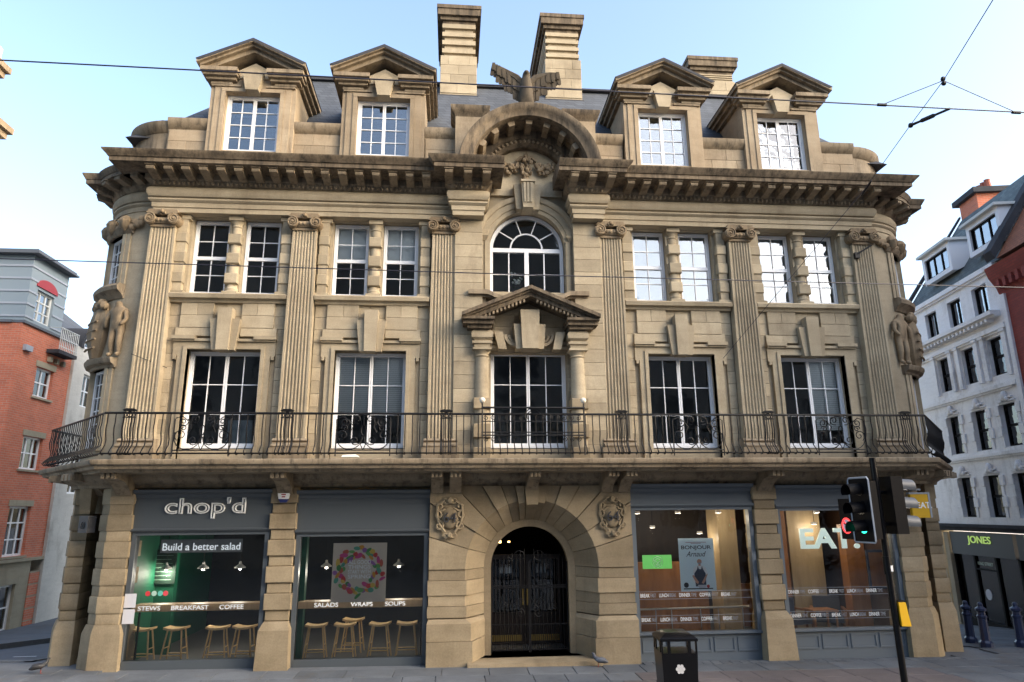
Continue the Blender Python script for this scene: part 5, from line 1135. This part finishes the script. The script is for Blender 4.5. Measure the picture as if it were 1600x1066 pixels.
# small balcony
b = MB(); b.box(S_(.1), S_(1.05), -.42, .0, Z(7.42), Z(7.52)); part_(b, 'balcony_floor', 'lead_dark', BR)
b = MB()
for k in range(11): x = S_(.12)+(S_(.91))*k/10; b.tube([(x, -.4, Z(7.52)), (x, -.4, Z(8.15))], .014, 4)
for zz in (7.62, 7.85, 8.15): b.tube([(S_(.1), -.4, Z(zz)), (S_(1.05), -.4, Z(zz))], .016, 4)
for x in (S_(.1), S_(1.05)): b.tube([(x, -.4, Z(8.15)), (x, 0, Z(8.15))], .016, 4)
part_(b, 'balcony_rail', 'light_cream', BR)
for k in range(3): b = MB(); b.box(S_(.2+k*.33), S_(.32+k*.33), -.12, 0, Z(7.18), Z(7.32)); part_(b, 'corbel', 'pale_stone', BR)
b = MB(); b.box(S_(-.95), S_(-.65), -.12, 0, Z(7.25), Z(7.4)); part_(b, 'vent', 'grey_plastic', BR)
# cream bay beyond, slate roof with rooflights, lead barrel dormer
b = MB(); walled(b, S_(1.42), S_(4.2), -2, Z(7.95), [(S_(2.05), S_(2.75), Z(6.2), Z(7.2)), (S_(2.05), S_(2.75), Z(3.6), Z(4.8))], -.1, .3); b.box(S_(1.42), S_(1.42)+.2, .3, 6, -2, Z(7.95)); part_(b, 'cream_bay', 'cream_render', BR)
for z0, z1 in ((6.2, 7.2), (3.6, 4.8)): sashwin(BR, S_(2.05), S_(2.75), Z(z0), Z(z1), .05, 'white_paint')
b = MB(); b.pryz([(-.1, Z(7.95)), (5, Z(11.0)), (9, Z(11.0)), (9, Z(7.95))], S_(.66), S_(6)); RF2 = part_(b, 'slate_roof', 'slate', BR)
for x in (S_(1.2), S_(2.1), S_(3.0)):
    q = lambda t: (-.1+5.1*t-.03, Z(7.95)+(Z(11)-Z(7.95))*t+.05); (ya, za), (yb, zb) = q(.45), q(.68); b = MB(); b.loft([[(x, ya, za), (x+.75, ya, za), (x+.75, yb, zb), (x, yb, zb)], [(x, ya-.03, za+.05), (x+.75, ya-.03, za+.05), (x+.75, yb-.03, zb+.05), (x, yb-.03, zb+.05)]]); b.build('rooflight', 'glass_sky', RF2) if False else b.build('rooflight', 'room_blue', RF2)
b = MB(); b.arc(S_(2.4), Z(7.95), [(.95, -.15), (.95, 3.0), (.80, 3.0), (.80, -.15)], 0, 180, 16); part_(b, 'barrel_dormer', 'lead_dark', BR)
f = MB(); f.arc(S_(2.4), Z(7.95), [(.72, -.12), (.80, -.12), (.80, -.02), (.72, -.02)], 0, 180, 16); f.box(S_(2.4)-.03, S_(2.4)+.03, -.12, -.02, Z(7.95), Z(7.95)+.74); f.box(S_(2.4)-.8, S_(2.4)+.8, -.12, -.02, Z(7.95), Z(7.95)+.07); W = f.build('window', 'white_paint', BR); p = MB(); p.prxz(circ(S_(2.4), Z(7.95), .74, 16, 0, 180), -.06, -.055); p.build('pane', 'glass_sky', W)
# right: white glazed building with dark shopfront; local x runs towards the camera along its street, y into the building
JD = Vector((.165, .986)).normalized(); JP = Vector((-1.68495, -15.0))+K_*(Vector((12.3765, 3.9772))-Vector((-1.68495, -15.0)))
JN = thing('white_building', 'white glazed tile building with slate roof above the dark Jones shop', 'building', (JP.x, JP.y, 0), math.atan2(-JD.y, -JD.x))
X_ = lambda s: -s*K_
cols = [(.82, 1.45), (2.05, 2.70), (3.24, 3.90)]
rows_ = [(2.72, 3.76, 0), (4.40, 5.43, 0), (6.15, 7.10, 0), (7.80, 8.53, 1)]
offs = [0.07, 0, -.03, -.30]
H = []
for (z0, z1, k), of in zip(rows_, offs):
    for a, c in cols: H.append((K_*(a+of), K_*(c+of), Z(z0), Z(z1)))
b = MB(); walled(b, K_*-.6, K_*4.15, Z(2.5), Z(8.85), H); part_(b, 'faience_wall', 'white_faience', JN)
b = MB(); b.box(K_*-.6, K_*-.6+.3, .35, 9, Z(-2), Z(8.85)); part_(b, 'end_wall', 'white_faience', JN)
for i, (a, c, z0, z1) in enumerate(H):
    sashwin(JN, a, c, z0, z1, .16, 'black_matt', 3 if i >= 9 and False else (2 if i >= 9 else 1), 1 if i >= 9 else 2, g='glass_bright' if i >= 9 else 'glass_sky', meet=True)
    if i < 6:
        b = MB(); w_ = (c-a)/2; m_ = (a+c)/2; b.prxz([(m_-w_*.75, z1+.16), (m_+w_*.75, z1+.16), (m_+w_*.75, z1+.20), (m_-w_*.75, z1+.20)], -.08, .02); b.prxz([(m_-w_*1.0, z1+.06), (m_+w_*1.0, z1+.06), (m_+w_, z1+.10), (m_-w_, z1+.10)], -.06, .02)
        b.ball((m_, -.06, z1+.22), .14, 8, (.8, .6, 1.2)); b.ball((m_-.1, -.05, z1+.13), .08, 6); b.ball((m_+.1, -.05, z1+.13), .08, 6); part_(b, 'carved_keystone', 'white_faience', JN)
        for s in (-1, 1):
            for k in range(4):
                zz = z0+(z1-z0)*k/4; xa, xb = sorted((m_+s*w_, m_+s*(w_+(.22 if k % 2 else .13)))); b = MB(); b.box(xa, xb, -.05 if k % 2 else -.03, .02, zz, zz+(z1-z0)/4-.02); part_(b, 'quoin_block', 'white_faience', JN)
    elif i < 9:
        for s in (-1, 1): b = MB(); xa, xb = sorted(((a+c)/2+s*((c-a)/2+.05), (a+c)/2+s*((c-a)/2+.25))); b.box(xa, xb, -.09, .02, z0-.1, z1+.06); b.box(xa-.03, xb+.03, -.12, .02, z1+.06, z1+.14); part_(b, 'pilaster', 'white_faience', JN)
for z0, z1, o in ((4.22, 4.30, .10), (5.82, 5.92, .10), (7.22, 7.34, .12), (7.60, 7.70, .30), (8.76, 8.88, .14)):
    b = MB(); b.box(K_*-.6-.02, K_*4.15+(.0 if o < .3 else -.25), -o, .02, Z(z0), Z(z1)); b.box(K_*-.6-.02, K_*4.15-.26, -o*.6, .02, Z(z0)-.06, Z(z0)-.002); part_(b, 'cornice_band', 'white_faience', JN)
b = MB()
for k in range(22): x = K_*(-.4+k*.19); b.box(x, x+.11, -.24, .02, Z(7.60)-.16, Z(7.60)-.062)
o = part_(b, 'cornice_dentils', 'white_faience', JN); o['kind'] = 'stuff'
b = MB(); b.pryz([(-.05, Z(8.88)), (2.6, Z(11.9)), (6, Z(11.9)), (6, Z(8.88))], K_*-.42, K_*6.5); part_(b, 'slate_roof', 'slate_green', JN)
b = MB(); b.pryz([(-.1, Z(8.88)), (2.6, Z(11.98)), (2.6, Z(12.06)), (-.2, Z(8.95))], K_*-.52, K_*-.40); part_(b, 'verge', 'lead_dark', JN)
for a, c in ((.78, 2.26), (3.12, 4.52)):
    x0, x1 = K_*a, K_*c; z0, z1 = Z(9.36), Z(10.22); b = MB(); fr = .16
    b.box(x0, x0+fr, .05, .25, z0, z1); b.box(x1-fr, x1, .05, .25, z0, z1); b.box(x0+fr, x1-fr, .05, .25, z0, z0+fr); b.box(x0+fr, x1-fr, .05, .25, z1-fr, z1); b.pryz([(.25, z0), (.25, z1), (2.3, z1)], x0, x0+.04); b.pryz([(.25, z0), (.25, z1), (2.3, z1)], x1-.04, x1); Dn = part_(b, 'dormer', 'white_trim', JN)
    b = MB(); b.box(x0-.1, x1+.1, -.1, 2.4, z1, z1+.09); b.build('dormer_roof', 'light_cream', Dn)
    W = sashwin(JN, x0+fr, x1-fr, z0+fr, z1-fr, .15, 'black_matt', 3, 1, 'glass_bright', fr=.05)
b = MB(); b.box(-.62, .55, 2.7, 3.9, Z(10.8), Z(12.45)); CH = part_(b, 'brick_chimney', 'brick_red', JN); b = MB(); b.box(-.80, .73, 2.52, 4.08, Z(12.45), Z(12.62)); b.build('cap', 'lead_dark', CH)
for k in range(5): b = MB(); b.lathe([(.13, Z(12.62)), (.10, Z(12.62)+.3), (.12, Z(12.62)+.34)], -.5+k*.26, 3.2, 8); b.build('chimney_pot', 'terracotta_pot', CH)
# dark shopfront
b = MB(); b.box(K_*-.6, K_*9, -.25, .1, Z(2.46), Z(2.54)); b.box(K_*-.6, K_*9, -.18, .1, Z(2.36), Z(2.46)); part_(b, 'shop_cornice', 'lead_dark', JN)
b = MB(); b.box(K_*.15, K_*2.95, -.10, .1, Z(1.74), Z(2.33)); b.box(K_*3.1, K_*8, -.10, .1, Z(1.74), Z(2.33)); FA = part_(b, 'shop_fascia', 'sign_slate', JN)
b = MB(); b.box(K_*-.6, K_*-.25, -.12, .3, -2, Z(2.4)); b.box(K_*-.12, K_*.1, -.15, .3, -2, Z(2.3)); part_(b, 'shop_pilaster', 'pale_stone', JN)
f = MB()
for x in (.12, 1.05, 2.0, 2.95, 4.2, 6): f.box(K_*x-.05, K_*x+.05, -.02, .12, -1.2, Z(1.74))
f.box(K_*.1, K_*8, -.03, .13, -1.2, -.60); f.box(K_*1.05, K_*2.0, -.02, .1, Z(1.38), Z(1.42)); SF = part_(f, 'shopfront', 'black_matt', JN)
g = MB(); g.box(K_*.12, K_*8, .04, .05, -.6, Z(1.74)); g.build('pane', 'glass_shop', SF); g = MB(); g.box(K_*.1, K_*8, 1.4, 1.5, -1, Z(1.8)); g.box(K_*.1, K_*8, .1, 1.4, Z(1.76), Z(1.8)); g.build('shop_back', 'dark_room', SF)
g = MB(); g.prxz(circ(K_*1.4, Z(.78), .17, 16), .02, .035); g.build('door_notice', 'paper', SF)
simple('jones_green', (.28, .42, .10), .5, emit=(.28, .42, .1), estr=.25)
o = fit('JONES', 0, 1.30, 0, 'jones_green', 0, FA, 'letters', depth=.01, h=.30, bold=.01); o.location = (K_*1.02, -.115, Z(2.0)); o = fit('J', 0, .2, 0, 'jones_green', 0, FA, 'letters', depth=.01, h=.45); o.location = (K_*3.35, -.115, Z(1.95))
o = fit('KING STREET', 0, .85, 0, 'vinyl_pale', 0, SF, 'letters', depth=.002); o.location = (K_*1.12, .03, Z(1.5))
# red terracotta building at the right edge
RB = thing('terracotta_building', 'dark red terracotta building with tiled roof at the right edge', 'building', (JP.x, JP.y, 0), math.atan2(-JD.y, -JD.x))
b = MB(); b.box(K_*4.2, K_*12, -.05, 3, Z(2.56), Z(8.1)); b.build('wall', 'brick_terra', RB); b = MB(); b.box(K_*4.2, K_*4.35, -.12, .1, Z(2.56), Z(8.0)); b.build('downpipe', 'white_faience', RB)
b = MB(); b.pryz([(.1, Z(8.05)), (-.05, Z(8.05)), (-.10, Z(8.2)), (-.28, Z(8.45)), (-.36, Z(8.7)), (.1, Z(8.75))], K_*4.1, K_*12)
for k in range(12): b.box(K_*4.3+k*.3, K_*4.3+k*.3+.14, -.24, .0, Z(8.12), Z(8.35))
b.build('cornice', 'brick_terra', RB); b = MB(); b.pryz([(-.45, Z(8.75)), (2.6, Z(12.4)), (6, Z(12.4)), (6, Z(8.75))], K_*4.75, K_*12); b.build('tiled_roof', 'tile_orange', RB); b = MB(); b.pryz([(-.5, Z(8.75)), (2.6, Z(12.5)), (2.6, Z(12.65)), (-.6, Z(8.95))], K_*4.45, K_*4.78); b.build('verge', 'lead_dark', RB)
# building whose cornices show at the left edge, and the block across the street behind the camera
NB = thing('stone_neighbour', 'tall pale stone building whose cornice ends show at the far left edge', 'building', (-22.7, 16, 0)); b = MB(); b.box(-14, -1.0, -10, -.3, -2, 25); b.build('wall', 'cream_render', NB)
for zc, xo in ((20.25, 0), (23.5, -.62)): b = MB(); b.box(-14, xo, -10.5, .0, zc+.3, zc+.6); b.box(-14, xo-.2, -10.3, -.1, zc+.0, zc+.3); b.build('cornice', 'stone_carved', NB)
OB = thing('opposite_building', 'grey stone office block across the street from the corner building', 'building', (0, -26, 0)); b = MB(); b.box(-40, 5.5, -10, 0, 0, 22.5); b.box(5.5, 45, -10, 0, 0, 14); OW = b.build('wall', 'opp_stone', OB)
for i in range(16):
    for j in range(4): b = MB(); x = -38+i*4.9; b.box(x, x+2.2, -.1, .05, 2+j*3.0, 4+j*3.0) if (x < 3 or j < 3) else b.box(x, x+2.2, -.1, .05, 2, 4); b.build('window', 'lead_dark', OB)

# ------------------------------------------------------------------ street furniture
def bollard(): 
    t = thing('bollard', '', 'bollard', group='dark blue bollards on the right pavement'); b = MB(); b.lathe([(.14, -.06), (.14, .10), (.115, .13), (.10, .15), (.095, .62), (.11, .64), (.11, .67), (.085, .69), (.08, .76), (.12, .79), (.12, .83), (.07, .86), (.055, .885)], 0, 0, 8); b.build('post', 'bollard_blue', t, smooth=25); b = MB(); b.ball((0, 0, .91), .06, 8); b.build('finial', 'bollard_blue', t); return t
bo = bollard(); first = True
for x, y_, lab in ((10.95, 1.9, 'dark blue bollard nearest the corner pier'), (10.5, .82, 'dark blue bollard in the middle of the three'), (11.28, .72, 'dark blue bollard at the right edge of the picture')):
    o = bo if first else copy_tree(bo); first = False; o.location = (x, y_, hz(y_, x)); o['label'] = lab
# litter bin
LB = thing('litter_bin', 'black square litter bin with silver flower badge in front of the coffee shop', 'bin', (2.12, -2.75, hz(-2.75, 2.12)), R(-4))
b = MB(); q = lambda h, z: [(-h, -h, z), (h, -h, z), (h, h, z), (-h, h, z)]
b.loft([q(.275, 0), q(.30, .68)]); b.build('body', 'black_gloss', LB)
for sx in (-1, 1):
    for sy in (-1, 1): b = MB(); b.box(sx*.30-.03 if sx > 0 else -.30, sx*.30 if sx > 0 else -.27, sy*.30-.03 if sy > 0 else -.30, sy*.30 if sy > 0 else -.27, .68, .87); b.build('post', 'black_gloss', LB)
for sx in (-1, 1):
    for ax in (0, 1):
        b = MB(); b.box(*((sx*.17-.025, sx*.17+.025, -.30, -.275) if ax == 0 else (-.30, -.275, sx*.17-.025, sx*.17+.025)), .68, .87) if abs(sx) else None; b.build('slat', 'black_gloss', LB)
b = MB(); b.loft([q(.315, .865), q(.315, .905), q(.20, .985), q(.17, .99)]); b.build('lid', 'black_gloss', LB)
b = MB(); simple('badge', (.55, .55, .55), .4)
for k in range(7):
    a = k*math.pi/3; cx_, cz_ = (0, 0) if k == 6 else (.05*math.cos(a), .05*math.sin(a)); b.prxz([(cx_+.03*math.cos(p), .44+cz_+.03*math.sin(p)) for p in [i*math.pi/3 for i in range(6)]], -.296-(.002 if k == 6 else 0), -.285)
b.build('badge', 'badge', LB)
# traffic signal
TX, TY = 5.98, -3.0
TS = thing('traffic_signal', 'black traffic signal pole with two signal heads and yellow push button box', 'traffic light', (TX, TY, hz(TY, TX)))
z0_ = -hz(TY, TX)
b = MB(); b.tube([(0, 0, -.1), (-.04, 0, 3.92)], .057, 14); b.tube([(-.028, 0, 1.9), (-.03, 0, 2.2)], .066, 14); b.build('pole', 'black_gloss', TS)
def head(name, ox, oz, rz, back):
    Hd = bpy.data.objects.new(name, None)
    b = MB(); b.box(-.17, .17, -.02, .20, 0, 1.0); o = b.build('signal_head', 'black_matt', TS, (ox, -.02, oz)); o.rotation_euler = (0, 0, rz)
    if back:
        w = MB(); w.prxz([(-.25, -.06), (.25, -.06), (.27, -.03), (.27, 1.02), (.24, 1.06), (-.24, 1.06), (-.27, 1.02), (-.27, -.03)], -.03, -.021); w.build('backing_board', 'black_matt', o)
        fr = MB()
        pts = [(-.25, -.06), (.25, -.06), (.27, -.03), (.27, 1.02), (.24, 1.06), (-.24, 1.06), (-.27, 1.02), (-.27, -.03)]
        fr.tube([(x, -.028, z) for x, z in pts], .017, 4, True); fr.build('board_edge', 'grey_plastic', o)
    for k in range(3):
        v = MB(); zc = .84-k*.32
        v.loft([[(.12*math.cos(R(a)), -.03, zc+.12*math.sin(R(a))) for a in range(-30, 211, 20)], [(.125*math.cos(R(a)), -.30, zc-.02+.12*math.sin(R(a))) for a in range(-30, 211, 20)]], cap=False, closed=False)
        v.loft([[(.128*math.cos(R(a)), -.03, zc+.128*math.sin(R(a))) for a in range(-30, 211, 20)], [(.133*math.cos(R(a)), -.30, zc-.02+.128*math.sin(R(a))) for a in range(-30, 211, 20)]], cap=False, closed=False); v.build('visor', 'visor_grey' if not back else 'black_matt', o)
        l = MB(); l.prxz(circ(0, zc, .105, 16), -.034, -.03); l.build('lens', ('lens_dark', 'lens_dark', 'lens_green')[k] if back else 'lens_dark', o)
    return o
simple('lens_dark', (.02, .015, .012), .2); simple('lens_green', (.0, .25, .15), .3, emit=(.02, .9, .5), estr=1.2); simple('lens_red', (.4, .02, .02), .4, emit=(.8, .05, .05), estr=.6)
h1 = head('head_left', -.36, 2.50, R(-84), True)
# extra box with the lit no-turn sign, attached left of the head
b = MB(); b.box(-.62, -.28, -.03, .16, -.02, .70); o2 = b.build('sign_box', 'black_matt', h1); 
b = MB(); b.tube([(-.44+.12*math.cos(R(a)), -.036, .22+.13*math.sin(R(a))) for a in range(0, 360, 20)], .016, 5, True); b.tube([(-.52, -.04, .31), (-.36, -.04, .13)], .012, 4); b.build('no_turn_ring', 'lens_red', h1)
b = MB(); b.prxz(circ(-.44, .22, .11, 16), -.035, -.031); b.build('sign_face', 'vinyl_white', h1); b = MB(); b.tube([(-.42, -.045, .15), (-.44, -.045, .24), (-.50, -.045, .26)], .014, 4); b.build('sign_arrow', 'black_matt', h1)
h2 = head('head_right', .32, 2.58, R(92), False)
b = MB(); b.tube([(-.03, 0, 3.3), (.28, .0, 3.3)], .03, 8); b.tube([(-.03, 0, 2.75), (.28, .0, 2.75)], .03, 8); b.tube([(-.03, 0, 3.3), (-.34, .0, 3.3)], .03, 8); b.tube([(-.03, 0, 2.7), (-.34, .0, 2.7)], .03, 8); b.build('bracket', 'black_gloss', TS)
PBX = MB(); PBX.frus((.05, .20, -.09, .06, 1.06), (.05, .17, -.06, .04, 1.44)); o = PBX.build('push_button_box', 'yellow', TS); o.rotation_euler = (0, 0, R(-10)); b = MB(); b.box(.05, .23, -.05, .085, 1.04, 1.46); b.build('box_back', 'black_matt', TS).rotation_euler = (0, 0, R(10))
b = MB(); b.box(-.03, .03, -.062, -.058, 1.95, 2.05); b.build('label', 'vinyl_white', TS)
# overhead wires
def wire(name, pts, r, lab, cat='wire', grp=None): b = MB(); b.tube(pts, r, 6); return tag(b.build(name, 'wire', None), lab, cat, grp)
def at(x, y, Y): 
    d = ax_f + ax_r*((x-800)/1066.7) - ax_u*((y-533)/1066.7); t = (Y-CAMPOS.y)/d.y; return CAMPOS+d*t
WY = -6.0
a, c = at(-60, 91, WY), at(1700, 181, WY); wire('contact_wire', [a+(c-a)*(k/8) for k in range(9)], .011, 'thick dark tram wire crossing in front of the dormers', 'wire')
a, c = at(-60, 402.5, WY), at(1700, 452, WY); wire('feeder_wire', [a, (a+c)/2-Vector((0, 0, .02)), c], .008, 'thin dark wire crossing in front of the second floor windows', 'wire')
J = at(1474, 126, WY); SPW = [at(1560, -14, -9.0), J, at(1423, 195, -5.2), at(1350, 297, -2.6), at(1130, 560, -.25)]
wire('span_wire', SPW, .006, 'slanting support wire running down from the sky to the facade', 'wire')
ha, hb = at(1378, 164, WY), at(1588, 176, WY)
H_ = thing('wire_hanger', 'insulated bridle holding the thick tram wire at upper right', 'wire fitting', J); b = MB(); b.tube([(0, 0, 0), ha-J], .007, 5); b.build('left_arm', 'wire', H_); b = MB(); b.tube([(0, 0, 0), hb-J], .007, 5); b.build('right_arm', 'wire', H_)
for p_ in (ha, hb): b = MB(); d = p_-J; b.tube([d-Vector((.07, 0, 0)), d+Vector((.07, 0, 0))], .026, 6); b.build('clamp', 'iron', H_)
b = MB(); b.ball((0, 0, .03), .04, 6); b.ball((0, 0, -.05), .04, 6); b.build('knuckle', 'iron', H_)
p1, p2 = at(1423, 196, -5.2), at(1484, 170, WY); I_ = thing('wire_insulator', 'dark rod insulator linking the slanting wire to the tram wire', 'insulator', p1); b = MB(); d = p2-p1; b.tube([(0, 0, 0), d*.25, d*.3, d*.6, d*.65, d], [.025, .02, .035, .035, .02, .02], 8); b.build('rod', 'iron', I_); b = MB(); b.ball((0, 0, 0), .045, 6); b.build('clamp', 'iron', I_)
p1, p2 = at(1362, 282, -2.9), at(1346, 306, -2.4); I_ = thing('wire_tensioner', 'small dark tensioner on the slanting wire in front of the cornice', 'insulator', p1); b = MB(); d = p2-p1; b.tube([(0, 0, 0), d*.2, d*.8, d], [.012, .022, .022, .012], 6); b.build('body', 'iron', I_)
tag(MB().tube([at(205, 553, -.35), at(261, 575, -.05)], .008, 5).build('stay_rod', 'iron', None), 'short iron stay fixed beside the left carved figure', 'rod')
# pigeons
def pigeon(loc, rz, lab, gm='pig_grey'):
    t = thing('pigeon', lab, 'pigeon', loc, rz, 'pigeons on the pavement')
    skin('body', [(-.10, 0, .12), (0, 0, .13), (.075, 0, .175), (.095, 0, .25), (.135, 0, .245), (-.20, 0, .095)], [(0, 1), (1, 2), (2, 3), (3, 4), (0, 5)], [.05, .062, .042, .030, .008, .018], gm, t)
    for s in (-1, 1): b = MB(); b.tube([(.0, s*.02, .09), (.0, s*.025, .0), (.03, s*.025, .003)], .005, 4); b.build('leg', 'brick_terra', t); b = MB(); b.ball((-.05, s*.05, .135), .06, 8, (1.7, .3, .65)); b.build('wing', gm if gm == 'pig_dark' else 'pig_wing', t)
simple('pig_grey', (.07, .075, .09), .6); simple('pig_wing', (.13, .14, .16), .6); simple('pig_dark', (.02, .022, .026), .6)
pigeon((-9.35, -.35, hz(-.35, -9.35)), R(35), 'dark pigeon walking beside the left corner pier', 'pig_dark'); pigeon((1.22, -.62, hz(-.62, 1.22)), R(160), 'grey pigeon pecking right of the door step')

# flowers inside the arched window, paper on the balcony
simple('leaf', (.05, .10, .035), .6); simple('petal', (.8, .8, .74), .6)
FL = thing('potted_flowers', 'white flowers with green leaves standing inside the arched middle window', 'plant', (-.20, .42, 7.86)); b = MB(); b.lathe([(.001, 0), (.07, 0), (.09, .16), (.075, .17)], 0, 0, 10); b.build('pot', 'paper', FL)
rn = random.Random(4); b = MB()
for k in range(60):
    a, r_, z_ = rn.uniform(0, 6.28), rn.uniform(.02, .2), rn.uniform(.15, .5); c = Vector((r_*math.cos(a), r_*math.sin(a)*.5, z_)); d = Vector((math.cos(a), math.sin(a), rn.uniform(-.3, .8)))*.07; n_ = Vector((-math.sin(a), math.cos(a), 0))*.025
    b.add([tuple(c), tuple(c+d*.5+n_), tuple(c+d), tuple(c+d*.5-n_)], [(0, 1, 2, 3)])
o = b.build('leaves', 'leaf', FL); o['kind'] = 'stuff'
b = MB()
for k in range(12): b.ball((rn.uniform(-.16, .12), rn.uniform(-.1, 0), rn.uniform(.3, .62)), rn.uniform(.022, .045), 6)
o = b.build('blossom', 'petal', FL); o['kind'] = 'stuff'
b = MB(); b.loft([[(-.17, -.05, 0), (.16, -.06, 0), (.18, .06, 0), (-.15, .07, 0)], [(-.14, -.03, .035), (.1, -.05, .05), (.15, .04, .03), (-.1, .05, .045)]]); tag(b.build('crumpled_paper', 'petal', None, (-3.70, -1.18, 4.035)), 'crumpled white paper lying on the balcony edge above the second shop', 'paper')
